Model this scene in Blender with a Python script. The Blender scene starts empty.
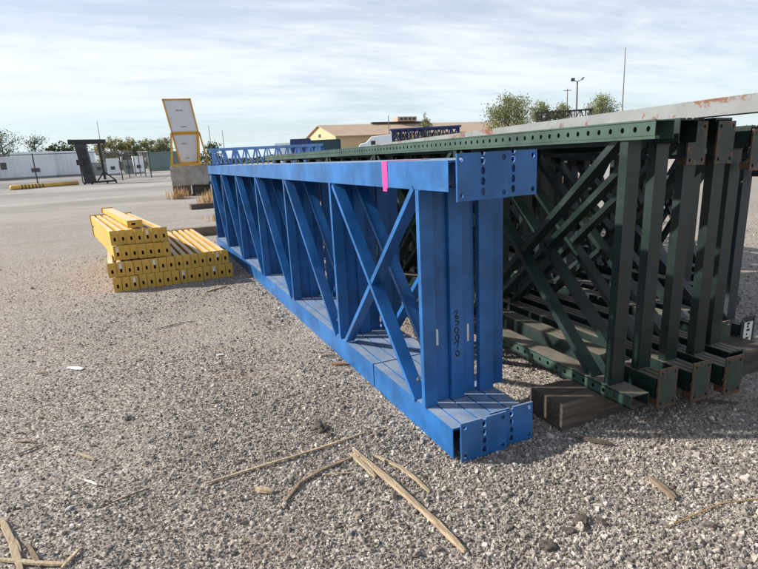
import bpy, bmesh, math, random
from mathutils import Vector, Matrix, noise
from mathutils.geometry import tessellate_polygon

random.seed(11)
RAD = math.radians
sc = bpy.context.scene
col = sc.collection

# ------------------------------------------------------------------ camera
cam_data = bpy.data.cameras.new('camera')
cam = bpy.data.objects.new('camera', cam_data)
col.objects.link(cam)
VP = (148.0, 167.0); FPX = 538.0; SLOPE = -0.052; EYE = 1.5
_y = Vector((VP[0] - 379, VP[1] - 284.5, FPX)).normalized()
_p = Vector((VP[0] + 1000 - 379, VP[1] + 1000 * SLOPE - 284.5, FPX))
_u = _p.cross(_y).normalized()
if _u.y > 0: _u = -_u
_x = _y.cross(_u)
right = Vector((_x[0], _y[0], _u[0])); down = Vector((_x[1], _y[1], _u[1])); fwd = Vector((_x[2], _y[2], _u[2]))
m = Matrix.Identity(4)
for i in range(3):
    m[i][0] = right[i]; m[i][1] = -down[i]; m[i][2] = -fwd[i]
m[2][3] = EYE
cam.matrix_world = m
cam_data.sensor_width = 36.0
cam_data.lens = FPX / 758 * 36.0
cam_data.clip_start = 0.05
cam_data.clip_end = 9000
sc.camera = cam

# ------------------------------------------------------------------ sky, sun, exposure
SUN_EL = RAD(33.0)
SUN_H = Vector((-0.875, 0.485)).normalized()          # horizontal direction towards the sun
world = bpy.data.worlds.new('World'); sc.world = world
world.use_nodes = True
nt = world.node_tree; N = nt.nodes; L = nt.links
N.clear()
out = N.new('ShaderNodeOutputWorld'); bg = N.new('ShaderNodeBackground')
sky = N.new('ShaderNodeTexSky'); sky.sky_type = 'NISHITA'; sky.sun_disc = False
sky.sun_elevation = SUN_EL
sky.sun_rotation = math.atan2(SUN_H.x, SUN_H.y)
sky.air_density = 1.0; sky.dust_density = 0.5; sky.ozone_density = 3.0; sky.altitude = 100
geo = N.new('ShaderNodeTexCoord')
sep = N.new('ShaderNodeSeparateXYZ'); L.new(geo.outputs['Generated'], sep.inputs[0])
def wmath(op, a, b=None, c=None):
    n = N.new('ShaderNodeMath'); n.operation = op
    for i, v in enumerate((a, b, c)):
        if v is None: continue
        if hasattr(v, 'is_output'): L.new(v, n.inputs[i])
        else: n.inputs[i].default_value = v
    return n.outputs[0]
zz = wmath('ADD', wmath('MAXIMUM', sep.outputs['Z'], 0.0), 0.10)
comb = N.new('ShaderNodeCombineXYZ')
L.new(wmath('DIVIDE', sep.outputs['X'], zz), comb.inputs[0])
L.new(wmath('DIVIDE', sep.outputs['Y'], zz), comb.inputs[1])
mp = N.new('ShaderNodeMapping'); L.new(comb.outputs[0], mp.inputs['Vector'])
mp.inputs['Rotation'].default_value = (0, 0, RAD(-32)); mp.inputs['Scale'].default_value = (0.55, 1.25, 1.0)
def wnoise(scale, detail, rough, dist):
    n = N.new('ShaderNodeTexNoise'); L.new(mp.outputs[0], n.inputs['Vector'])
    n.inputs['Scale'].default_value = scale; n.inputs['Detail'].default_value = detail
    n.inputs['Roughness'].default_value = rough; n.inputs['Distortion'].default_value = dist
    return n.outputs['Fac']
n1 = wnoise(0.55, 9, 0.62, 0.5)
n2 = wnoise(2.6, 8, 0.62, 0.35)
cl = wmath('ADD', wmath('MULTIPLY', n1, 0.68), wmath('MULTIPLY', n2, 0.32))
ramp = N.new('ShaderNodeMapRange'); ramp.interpolation_type = 'SMOOTHSTEP'
L.new(cl, ramp.inputs['Value'])
ramp.inputs['From Min'].default_value = 0.36; ramp.inputs['From Max'].default_value = 0.60
ramp.inputs['To Min'].default_value = 0.46; ramp.inputs['To Max'].default_value = 0.96
# the cloud sheet thins into clear haze close to the horizon
lowr = N.new('ShaderNodeMapRange'); L.new(sep.outputs['Z'], lowr.inputs['Value'])
lowr.inputs['From Min'].default_value = 0.0; lowr.inputs['From Max'].default_value = 0.13
lowr.inputs['To Min'].default_value = 0.0; lowr.inputs['To Max'].default_value = 1.0
mix = N.new('ShaderNodeMix'); mix.data_type = 'RGBA'
# seen edge-on the sheet is denser than straight overhead
thin = N.new('ShaderNodeMapRange'); L.new(sep.outputs['Z'], thin.inputs['Value'])
thin.inputs['From Min'].default_value = 0.30; thin.inputs['From Max'].default_value = 0.95
thin.inputs['To Min'].default_value = 1.0; thin.inputs['To Max'].default_value = 0.30
L.new(wmath('MULTIPLY', wmath('MAXIMUM', ramp.outputs[0], wmath('SUBTRACT', 0.9, lowr.outputs[0])), thin.outputs[0]), mix.inputs['Factor'])
L.new(sky.outputs[0], mix.inputs['A'])
hz = N.new('ShaderNodeMix'); hz.data_type = 'RGBA'; L.new(lowr.outputs[0], hz.inputs['Factor'])
hz.inputs['A'].default_value = (5.6, 6.9, 7.6, 1); hz.inputs['B'].default_value = (7.4, 7.75, 8.2, 1)
L.new(hz.outputs['Result'], mix.inputs['B'])
L.new(mix.outputs['Result'], bg.inputs['Color'])
bg.inputs['Strength'].default_value = 0.086
L.new(bg.outputs[0], out.inputs['Surface'])

sun_data = bpy.data.lights.new('sun', 'SUN'); sun = bpy.data.objects.new('sun', sun_data); col.objects.link(sun)
sun_data.energy = 5.0; sun_data.angle = RAD(1.3); sun_data.color = (1.0, 0.93, 0.83)
to_sun = Vector((SUN_H.x * math.cos(SUN_EL), SUN_H.y * math.cos(SUN_EL), math.sin(SUN_EL)))
sun.rotation_euler = to_sun.to_track_quat('Z', 'Y').to_euler()
sun.location = (-20, 10, 20)

sc.view_settings.view_transform = 'Standard'
sc.view_settings.look = 'None'
sc.view_settings.exposure = 0.62
sc.view_settings.gamma = 1.0
sc.view_settings.use_curve_mapping = False

# ------------------------------------------------------------------ helpers: tags, meshes
def tag(o, label=None, cat=None, group=None, kind=None):
    if label: o['label'] = label
    if cat: o['category'] = cat
    if group: o['group'] = group
    if kind: o['kind'] = kind
    return o

def empty(name, loc=(0, 0, 0), rz=0.0, label=None, cat=None, group=None):
    o = bpy.data.objects.new(name, None); col.objects.link(o)
    o.empty_display_size = 0.2
    o.location = loc; o.rotation_euler = (0, 0, rz)
    return tag(o, label, cat, group)

class MB:
    def __init__(s): s.v = []; s.f = []
    def add(s, vs, fs):
        b = len(s.v); s.v += [tuple(v) for v in vs]; s.f += [tuple(i + b for i in f) for f in fs]; return s
    def box(s, a, b):
        x0, y0, z0 = a; x1, y1, z1 = b
        return s.add([(x0,y0,z0),(x1,y0,z0),(x1,y1,z0),(x0,y1,z0),(x0,y0,z1),(x1,y0,z1),(x1,y1,z1),(x0,y1,z1)],
                     [(0,3,2,1),(4,5,6,7),(0,1,5,4),(1,2,6,5),(2,3,7,6),(3,0,4,7)])
    def sweep(s, prof, p0, p1, ax, az, caps=True, closed=True):
        """a 2-D profile (list of (a, b)) swept straight from p0 to p1; a runs along ax, b along az"""
        p0, p1, ax, az = Vector(p0), Vector(p1), Vector(ax), Vector(az)
        n = len(prof)
        vs = [p0 + ax * a + az * b for a, b in prof] + [p1 + ax * a + az * b for a, b in prof]
        fs = [(i, (i + 1) % n, n + (i + 1) % n, n + i) for i in range(n if closed else n - 1)]
        if caps: fs += [tuple(range(n - 1, -1, -1)), tuple(range(n, 2 * n))]
        return s.add(vs, fs)
    def tube(s, pts, rad, seg=6, caps=True):
        pts = [Vector(p) for p in pts]; rings = []
        base = len(s.v)
        for i, p in enumerate(pts):
            d = (pts[min(i + 1, len(pts) - 1)] - pts[max(i - 1, 0)]).normalized()
            u = d.cross(Vector((0.13, 0.31, 0.94)))
            if u.length < 1e-3: u = d.cross(Vector((1, 0, 0)))
            u.normalize(); w = d.cross(u)
            r = rad[i] if isinstance(rad, (list, tuple)) else rad
            s.v += [tuple(p + u * (r * math.cos(k * 2 * math.pi / seg)) + w * (r * math.sin(k * 2 * math.pi / seg))) for k in range(seg)]
        for i in range(len(pts) - 1):
            for k in range(seg):
                a = base + i * seg + k; b = base + i * seg + (k + 1) % seg
                s.f.append((a, b, b + seg, a + seg))
        if caps:
            s.f.append(tuple(base + k for k in range(seg - 1, -1, -1)))
            s.f.append(tuple(base + (len(pts) - 1) * seg + k for k in range(seg)))
        return s
    def plate(s, outer, holes, p, ax, az, ay, t):
        """a flat plate with cut-out holes: outline and holes in (a, b), thickness t along ay"""
        loops = [outer] + holes
        flat = [q for lp in loops for q in lp]
        tri = tessellate_polygon([[Vector((a, b, 0)) for a, b in lp] for lp in loops])
        p, ax, az, ay = Vector(p), Vector(ax), Vector(az), Vector(ay)
        n = len(flat)
        vs = [p + ax * a + az * b for a, b in flat] + [p + ax * a + az * b + ay * t for a, b in flat]
        fs = [tuple(t_) for t_ in tri] + [tuple(n + i for i in reversed(t_)) for t_ in tri]
        o = 0
        for lp in loops:
            k = len(lp)
            fs += [(o + i, o + (i + 1) % k, n + o + (i + 1) % k, n + o + i) for i in range(k)]
            o += k
        return s.add(vs, fs)
    def mesh(s, name, mat, smooth=False):
        me = bpy.data.meshes.new(name); me.from_pydata(s.v, [], s.f); me.validate()
        bm = bmesh.new(); bm.from_mesh(me); bmesh.ops.recalc_face_normals(bm, faces=bm.faces[:]); bm.to_mesh(me); bm.free()
        if mat: me.materials.append(mat)
        if smooth:
            for p in me.polygons: p.use_smooth = True
        return me
    def build(s, name, mat, parent=None, smooth=False, bevel=0.0):
        o = bpy.data.objects.new(name, s.mesh(name, mat, smooth)); col.objects.link(o)
        if parent: o.parent = parent
        if bevel:
            md = o.modifiers.new('bevel', 'BEVEL'); md.width = bevel; md.segments = 2; md.limit_method = 'ANGLE'; md.angle_limit = RAD(40)
        return o

def ngon(cx, cz, rx, rz, k=10, ph=0.0):
    return [(cx + rx * math.cos(ph + i * 2 * math.pi / k), cz + rz * math.sin(ph + i * 2 * math.pi / k)) for i in range(k)]

def share(name, me, parent=None, loc=(0, 0, 0)):
    o = bpy.data.objects.new(name, me); col.objects.link(o); o.location = loc
    if parent: o.parent = parent
    return o

# ------------------------------------------------------------------ helpers: materials
def lin(c):
    return tuple(((v / 255) / 12.92 if v / 255 <= 0.04045 else ((v / 255 + 0.055) / 1.055) ** 2.4) for v in c)

class MT:
    def __init__(s, name):
        s.m = bpy.data.materials.new(name); s.m.use_nodes = True
        s.nt = s.m.node_tree; s.N = s.nt.nodes; s.L = s.nt.links
        s.b = s.N['Principled BSDF']
        s.tc = s.N.new('ShaderNodeTexCoord'); s.co = s.tc.outputs['Object']
    def set(s, key, v):
        if hasattr(v, 'is_output'): s.L.new(v, s.b.inputs[key])
        else: s.b.inputs[key].default_value = v
    def noise(s, scale, detail=4, rough=0.6, vec=None, stretch=None, dist=0.0):
        n = s.N.new('ShaderNodeTexNoise'); n.inputs['Scale'].default_value = scale
        n.inputs['Detail'].default_value = detail; n.inputs['Roughness'].default_value = rough; n.inputs['Distortion'].default_value = dist
        v = vec or s.co
        if stretch:
            mp = s.N.new('ShaderNodeMapping'); s.L.new(v, mp.inputs[0]); mp.inputs['Scale'].default_value = stretch; v = mp.outputs[0]
        s.L.new(v, n.inputs['Vector']); return n.outputs['Fac']
    def vor(s, scale, out='Distance', feature='F1', vec=None):
        n = s.N.new('ShaderNodeTexVoronoi'); n.inputs['Scale'].default_value = scale; n.feature = feature
        s.L.new(vec or s.co, n.inputs['Vector']); return n.outputs[out]
    def rng(s, v, a, b, c=0.0, d=1.0, smooth=True):
        n = s.N.new('ShaderNodeMapRange'); n.interpolation_type = 'SMOOTHSTEP' if smooth else 'LINEAR'
        s.L.new(v, n.inputs['Value'])
        for k, x in zip(('From Min', 'From Max', 'To Min', 'To Max'), (a, b, c, d)): n.inputs[k].default_value = x
        return n.outputs[0]
    def math(s, op, a, b=None):
        n = s.N.new('ShaderNodeMath'); n.operation = op
        for i, v in enumerate((a, b)):
            if v is None: continue
            if hasattr(v, 'is_output'): s.L.new(v, n.inputs[i])
            else: n.inputs[i].default_value = v
        return n.outputs[0]
    def mix(s, fac, a, b, blend='MIX'):
        n = s.N.new('ShaderNodeMix'); n.data_type = 'RGBA'; n.blend_type = blend
        for k, v in (('Factor', fac), ('A', a), ('B', b)):
            if hasattr(v, 'is_output'): s.L.new(v, n.inputs[k])
            elif k == 'Factor': n.inputs[k].default_value = v
            else: n.inputs[k].default_value = tuple(v) + (1,) if len(v) == 3 else v
        return n.outputs['Result']
    def ramp(s, v, stops):
        n = s.N.new('ShaderNodeValToRGB'); s.L.new(v, n.inputs[0]); e = n.color_ramp.elements
        while len(e) < len(stops): e.new(0.5)
        for el, (p, c) in zip(e, stops): el.position = p; el.color = tuple(c) + (1,)
        return n.outputs['Color']
    def bump(s, h, strength=0.3, dist=0.01, prev=None):
        n = s.N.new('ShaderNodeBump'); n.inputs['Strength'].default_value = strength; n.inputs['Distance'].default_value = dist
        s.L.new(h, n.inputs['Height'])
        if prev: s.L.new(prev, n.inputs['Normal'])
        s.L.new(n.outputs[0], s.b.inputs['Normal']); return n.outputs[0]
    def up(s):
        g = s.N.new('ShaderNodeNewGeometry'); x = s.N.new('ShaderNodeSeparateXYZ'); s.L.new(g.outputs['Normal'], x.inputs[0]); return x.outputs['Z']

def painted(name, rgb, rough=0.42, dust_gloss=(0.30, 0.27, 0.23), dust_gloss_amt=0.55, rust=0.0, wear=0.18, scale=1.0, spec=0.5, edge_rust=False, rust_stretch=None):
    t = MT(name)
    base = lin(rgb)
    n = t.noise(3.0 * scale, 6, 0.65)
    c = t.mix(t.rng(n, 0.3, 0.7), [v * (1 - wear) for v in base], [min(1, v * (1 + wear) + 0.01 * wear) for v in base])
    sc_ = t.noise(38 * scale, 5, 0.7, stretch=(1, 0.12, 1))
    c = t.mix(t.rng(sc_, 0.60, 0.78, 0, 0.35), c, [v * 0.55 + 0.10 for v in base])
    fade = t.rng(t.noise(1.6 * scale, 8, 0.75, stretch=(1, 0.5, 1)), 0.45, 0.72, 0, 0.35)
    c = t.mix(fade, c, [v * 0.72 + 0.28 * g_ for v, g_ in zip(base, (0.22, 0.25, 0.28))])      # chalked, sun-faded paint
    chip = t.rng(t.noise(16 * scale, 8, 0.8), 0.665, 0.70)
    c = t.mix(t.math('MULTIPLY', chip, 0.7), c, t.mix(t.noise(60, 3, 0.6), [v * 0.35 for v in base], (0.20, 0.17, 0.14)))
    if rust:
        rn = t.noise(9 * scale, 7, 0.72, stretch=rust_stretch); rn2 = t.noise(70 * scale, 4, 0.6)
        rf = t.rng(t.math('ADD', t.math('MULTIPLY', rn, 0.75), t.math('MULTIPLY', rn2, 0.25)), 0.66 - 0.2 * rust, 0.72 - 0.2 * rust)
        if edge_rust:
            g = t.N.new('ShaderNodeSeparateXYZ'); t.L.new(t.tc.outputs['Generated'], g.inputs[0])
            ex = t.math('MULTIPLY', t.math('ABSOLUTE', t.math('SUBTRACT', g.outputs['X'], 0.5)), 2.0)
            ez = t.math('MULTIPLY', t.math('ABSOLUTE', t.math('SUBTRACT', g.outputs['Z'], 0.5)), 2.0)
            em = t.math('MAXIMUM', ex, ez)
            big_ = t.noise(26, 6, 0.75)
            rf = t.rng(t.math('ADD', t.math('MULTIPLY', em, 0.28), t.math('ADD', t.math('MULTIPLY', big_, 1.0), t.math('MULTIPLY', g.outputs['Z'], 0.0))), 0.70, 0.82, 0, 0.85)
        c = t.mix(rf, c, t.mix(rn2, (0.07, 0.028, 0.016), (0.24, 0.095, 0.04)))
    dn = t.noise(5 * scale, 6, 0.7)
    df = t.math('MULTIPLY', t.rng(t.up(), 0.76, 0.97), t.rng(dn, 0.25, 0.75, dust_gloss_amt * 0.45, dust_gloss_amt))  # pales upward faces: dust, plus painted gloss on the yellow beams
    c = t.mix(df, c, dust_gloss)
    t.set('Base Color', c)
    t.set('Roughness', t.math('ADD', t.rng(n, 0.2, 0.8, rough - 0.08, rough + 0.12), t.math('MULTIPLY', df, 0.3)))
    t.set('Specular IOR Level', spec)
    t.bump(t.noise(120 * scale, 3, 0.6), 0.08, 0.002)
    return t.m

def plain(name, rgb, rough=0.6, var=0.15, scale=4.0, bump=0.1, metallic=0.0):
    t = MT(name); base = lin(rgb)
    n = t.noise(scale, 6, 0.65)
    t.set('Base Color', t.mix(t.rng(n, 0.3, 0.7), [v * (1 - var) for v in base], [min(1, v * (1 + var)) for v in base]))
    t.set('Roughness', rough); t.set('Metallic', metallic)
    if bump: t.bump(t.noise(scale * 9, 4, 0.6), bump, 0.01)
    return t.m

def wood(name, dark, light, rough=0.8, stretch=(1, 1, 12), scale=3.0):
    t = MT(name)
    g = t.noise(scale, 8, 0.7, stretch=stretch, dist=0.4); g2 = t.noise(1.7, 4, 0.6)
    c = t.mix(t.rng(g, 0.32, 0.68), lin(dark), lin(light))
    c = t.mix(t.rng(g2, 0.35, 0.75, 0, 0.4), c, [v * 0.6 for v in lin(dark)])
    t.set('Base Color', c); t.set('Roughness', rough)
    t.bump(g, 0.5, 0.006)
    return t.m

M = {}
M['blue'] = painted('blue_paint', (30, 92, 152), 0.36, dust_gloss=(0.25, 0.29, 0.34), dust_gloss_amt=0.9, rust=0.10, wear=0.30)
M['blue_weld'] = painted('scorched_blue_paint', (36, 70, 118), 0.5, dust_gloss_amt=0.4, rust=0.3, wear=0.4, scale=3.0)
M['blue_far'] = painted('pale_blue_paint', (96, 140, 196), 0.5, dust_gloss_amt=0.3)
M['navy'] = painted('navy_paint', (28, 52, 108), 0.5, dust_gloss_amt=0.2)
M['green'] = painted('dark_green_paint', (14, 34, 30), 0.40, dust_gloss=(0.26, 0.22, 0.17), dust_gloss_amt=0.75, rust=0.12, wear=0.3)
M['green_rail'] = painted('weathered_green_paint', (44, 70, 60), 0.5, dust_gloss=(0.24, 0.22, 0.18), dust_gloss_amt=0.8, rust=0.30, wear=0.3)
M['green_plate'] = painted('scuffed_green_paint', (46, 60, 54), 0.55, dust_gloss_amt=0.4, rust=0.62, wear=0.3, edge_rust=True)
M['slate'] = painted('slate_blue_paint', (40, 47, 56), 0.5, dust_gloss_amt=0.5)
M['galv'] = painted('galvanised_grey', (122, 127, 128), 0.55, dust_gloss=(0.33, 0.32, 0.30), dust_gloss_amt=0.35, rust=0.62, wear=0.14, scale=0.5, rust_stretch=(1, 0.35, 1))
M['yellow'] = painted('yellow_paint', (204, 162, 66), 0.42, dust_gloss=(0.56, 0.48, 0.36), dust_gloss_amt=0.98, rust=0.10, wear=0.2)  # beige on the beam tops also paints in their glancing-light gloss
M['yellow_dirty'] = painted('yellow_frame_paint', (206, 150, 40), 0.5, dust_gloss_amt=0.2, rust=0.2)
M['black_steel'] = plain('black_steel', (34, 34, 36), 0.55, 0.3)
M['dark_steel'] = plain('dark_steel', (46, 48, 56), 0.6, 0.3)
M['grey_steel'] = plain('grey_steel', (128, 130, 132), 0.5, 0.1, metallic=0.4)
M['white_panel'] = plain('white_panel', (205, 208, 212), 0.45, 0.06, 1.5, 0.0)
M['white_shed'] = plain('white_shed_paint', (232, 237, 242), 0.6, 0.06, 1.0, 0.0)
M['grey_shed'] = plain('grey_shed_paint', (120, 126, 130), 0.65, 0.1, 1.0, 0.0)
M['teal_shed'] = plain('grey_green_paint', (104, 124, 122), 0.6, 0.12, 1.0, 0.0)
M['tan_wall'] = plain('tan_cladding', (196, 172, 134), 0.7, 0.06, 0.6, 0.0)
M['tan_roof'] = plain('tan_metal_roof', (172, 150, 128), 0.6, 0.08, 0.5, 0.0)
M['mauve_wall'] = plain('grey_lower_wall', (148, 138, 142), 0.75, 0.08, 0.5, 0.0)
M['dark_trim'] = plain('dark_trim', (70, 62, 58), 0.7, 0.15, 1.0, 0.0)
M['dark_glass'] = plain('dark_glass', (26, 30, 36), 0.12, 0.1, 2.0, 0.0)
M['teal_tarp'] = plain('blue_tarp', (38, 96, 150), 0.6, 0.2, 2.0, 0.2)
M['dark_teal'] = plain('dark_teal_paint', (36, 72, 80), 0.6, 0.2, 2.0, 0.0)
M['pink'] = plain('pink_tape', (232, 60, 138), 0.55, 0.06, 20, 0.1)
M['ink'] = plain('black_marker', (14, 14, 18), 0.5, 0.1, 20, 0.0)
M['sticker'] = plain('white_sticker', (214, 214, 210), 0.6, 0.08, 30, 0.0)
M['timber'] = wood('weathered_timber', (60, 53, 47), (96, 85, 75), stretch=(1.2, 14, 14))
M['timber_grey'] = wood('grey_timber', (98, 88, 76), (142, 128, 110), stretch=(1.2, 14, 14))
M['stick'] = wood('bleached_splinter', (138, 120, 98), (196, 178, 148), stretch=(14, 1.5, 14), scale=6)
M['stick_dark'] = wood('grey_splinter', (104, 90, 76), (146, 128, 106), stretch=(14, 1.5, 14), scale=6)
M['bark_brown'] = wood('brown_splinter', (112, 78, 52), (158, 118, 82), stretch=(14, 1.5, 14), scale=6)
M['bark'] = wood('bark', (62, 52, 44), (104, 92, 78), stretch=(4, 4, 1))
M['pole'] = plain('weathered_pole', (108, 100, 92), 0.8, 0.15)
M['rubber'] = plain('rubber', (24, 24, 25), 0.8, 0.2)

t = MT('concrete'); n = t.noise(2.2, 8, 0.7); n2 = t.noise(14, 6, 0.7)
c = t.mix(t.rng(n, 0.3, 0.7), lin((138, 130, 119)), lin((180, 172, 160)))
c = t.mix(t.rng(n2, 0.55, 0.75, 0, 0.5), c, lin((82, 76, 70)))
t.set('Base Color', c); t.set('Roughness', 0.9); t.bump(n2, 0.5, 0.03); M['concrete'] = t.m

def leaf_mat(name, a, b):
    t = MT(name)
    oi = t.N.new('ShaderNodeNewGeometry')
    c = t.mix(t.math('MULTIPLY', oi.outputs['Random Per Island'], 1.0), lin(a), lin(b))
    t.set('Base Color', c); t.set('Roughness', 0.7)
    t.set('Subsurface Weight', 0.0)
    tr = t.N.new('ShaderNodeBsdfTranslucent'); t.L.new(c, tr.inputs['Color'])
    ms = t.N.new('ShaderNodeMixShader'); ms.inputs[0].default_value = 0.35
    t.L.new(t.b.outputs[0], ms.inputs[1]); t.L.new(tr.outputs[0], ms.inputs[2])
    t.L.new(ms.outputs[0], t.N['Material Output'].inputs['Surface'])
    return t.m
M['leaf_green'] = leaf_mat('leaf_green', (86, 98, 64), (152, 156, 110))
M['leaf_olive'] = leaf_mat('leaf_olive', (98, 96, 58), (162, 152, 104))
M['leaf_dark'] = leaf_mat('leaf_dark', (42, 54, 34), (78, 88, 58))
M['straw'] = leaf_mat('straw', (150, 118, 78), (206, 176, 128))

# ------------------------------------------------------------------ ground
RUTS = [(-0.95, -0.09, -0.006), (-2.1, -0.10, -0.006), (-1.35, -0.16, -0.002)]
def terrain(x, y):
    r = math.hypot(x, y)
    k = min(1.0, max(0.0, (r - 12.0) / 48.0))
    z = 1.05 * k
    w = 0.010 * noise.noise(Vector((x * 0.8, y * 0.8, 3.1))) + 0.022 * noise.noise(Vector((x * 0.23, y * 0.23, 9.2)))
    # hold the yard level where the steel rests on it
    near = min(1.0, max(0.0, (r - 3.0) / 6.0))
    fine = 0.006 * noise.noise(Vector((x * 3.1, y * 3.1, 1.7)))
    rut = 0.0
    if -9 < x < 0.2 and 2.2 < y < 32:
        for (c0, k_, q_) in RUTS:
            u = x - (c0 + k_ * y + q_ * y * y)
            if abs(u) < 0.5:
                rut += -0.016 * math.exp(-(u / 0.11) ** 2) + 0.010 * (math.exp(-((u - 0.2) / 0.08) ** 2) + math.exp(-((u + 0.2) / 0.08) ** 2))
    return z + (w * near - 0.004) + fine + rut * min(1.0, max(0.0, (y - 2.2) / 1.5)) * (0.7 + 0.6 * noise.noise(Vector((x, y * 0.7, 0))))

rings = [0.0]
r = 0.25
while r < 5200:
    rings.append(r); r *= 1.032 if r < 30 else 1.07
SEG = 420
v = [(0, 0, terrain(0, 0))]; f = []
for r in rings[1:]:
    for k in range(SEG):
        a = k * 2 * math.pi / SEG
        x, y = r * math.sin(a), r * math.cos(a)
        v.append((x, y, terrain(x, y) if r < 400 else 1.05))
for k in range(SEG):
    f.append((0, 1 + (k + 1) % SEG, 1 + k))
for i in range(len(rings) - 2):
    for k in range(SEG):
        a = 1 + i * SEG + k; b = 1 + i * SEG + (k + 1) % SEG
        f.append((a, b, b + SEG, a + SEG))

t = MT('gravel_yard')
big = t.noise(0.28, 5, 0.6); mid = t.noise(1.3, 6, 0.65); fine = t.noise(26, 6, 0.7); spk = t.noise(140, 3, 0.6)
cell = t.vor(62, 'Color'); cd = t.vor(62, 'Distance'); cell2 = t.vor(24, 'Color')
sepc = t.N.new('ShaderNodeSeparateColor'); t.L.new(cell, sepc.inputs[0])
dirt = t.mix(t.rng(fine, 0.3, 0.7), lin((118, 110, 103)), lin((160, 151, 142)))
stone = t.ramp(sepc.outputs[0], [(0.0, lin((82, 78, 74))), (0.45, lin((132, 125, 118))), (0.8, lin((167, 159, 151))), (1.0, lin((204, 197, 188)))])
c = t.mix(t.rng(t.math('ADD', t.math('MULTIPLY', mid, 0.6), t.math('MULTIPLY', big, 0.4)), 0.36, 0.60, 0.80, 0.30), dirt, stone)
c = t.mix(t.rng(t.noise(0.75, 7, 0.7), 0.53, 0.68, 0, 0.6), c, lin((136, 118, 105)))      # brown dirt patches
c = t.mix(t.rng(t.noise(0.5, 7, 0.75, stretch=(1.0, 0.35, 1.0)), 0.58, 0.75, 0, 0.35), c, lin((94, 88, 83)))
# wheel tracks: packed, browner bands winding out of the yard
sxy = t.N.new('ShaderNodeSeparateXYZ'); t.L.new(t.co, sxy.inputs[0])
for c0, k_, q_ in RUTS:
    yy = sxy.outputs['Y']
    cen = t.math('ADD', t.math('ADD', t.math('MULTIPLY', yy, k_), t.math('MULTIPLY', t.math('MULTIPLY', yy, yy), q_)), c0)
    off = t.math('ABSOLUTE', t.math('ADD', t.math('SUBTRACT', sxy.outputs['X'], cen), t.math('MULTIPLY', t.math('SUBTRACT', mid, 0.5), 0.35)))
    band = t.math('MULTIPLY', t.rng(off, 0.10, 0.24, 0.55, 0.0), t.math('MULTIPLY', t.rng(yy, 2.2, 4.0), t.rng(fine, 0.3, 0.6)))
    c = t.mix(band, c, lin((136, 122, 110)))
# the lot farther out is packed pale limestone
dist = t.N.new('ShaderNodeVectorMath'); dist.operation = 'LENGTH'; t.L.new(t.co, dist.inputs[0])
farf = t.rng(t.math('ADD', dist.outputs['Value'], t.math('MULTIPLY', mid, 10.0)), 11, 34, 0, 0.85)
lot = t.mix(t.rng(t.noise(0.18, 7, 0.7, stretch=(0.35, 1, 1)), 0.35, 0.68), lin((132, 129, 126)), lin((174, 171, 168)))
lot = t.mix(t.rng(t.noise(0.5, 8, 0.75, stretch=(0.25, 1, 1)), 0.52, 0.70, 0, 0.6), lot, lin((112, 105, 98)))
lot = t.mix(t.rng(t.noise(2.4, 8, 0.8), 0.56, 0.72, 0, 0.5), lot, lin((100, 92, 84)))
lot = t.mix(t.rng(t.noise(11, 8, 0.85), 0.35, 0.68, 0.0, 0.55), lot, t.mix(0.5, lot, lin((84, 79, 74))))
c = t.mix(farf, c, lot)
# beyond the lot: dull grass
c = t.mix(t.rng(dist.outputs['Value'], 130, 170), c, lin((96, 98, 70)))
t.set('Base Color', c); t.set('Roughness', 0.95); t.set('Specular IOR Level', 0.2)
hgt = t.math('ADD', t.math('MULTIPLY', t.math('SUBTRACT', 0.6, cd), 0.7), t.math('MULTIPLY', fine, 0.8))
hb = t.bump(hgt, 0.7, 0.012)
me = bpy.data.meshes.new('ground'); me.from_pydata(v, [], f); me.materials.append(t.m)
for p in me.polygons: p.use_smooth = True
ground = bpy.data.objects.new('ground', me); col.objects.link(ground); tag(ground, kind='structure')

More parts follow.
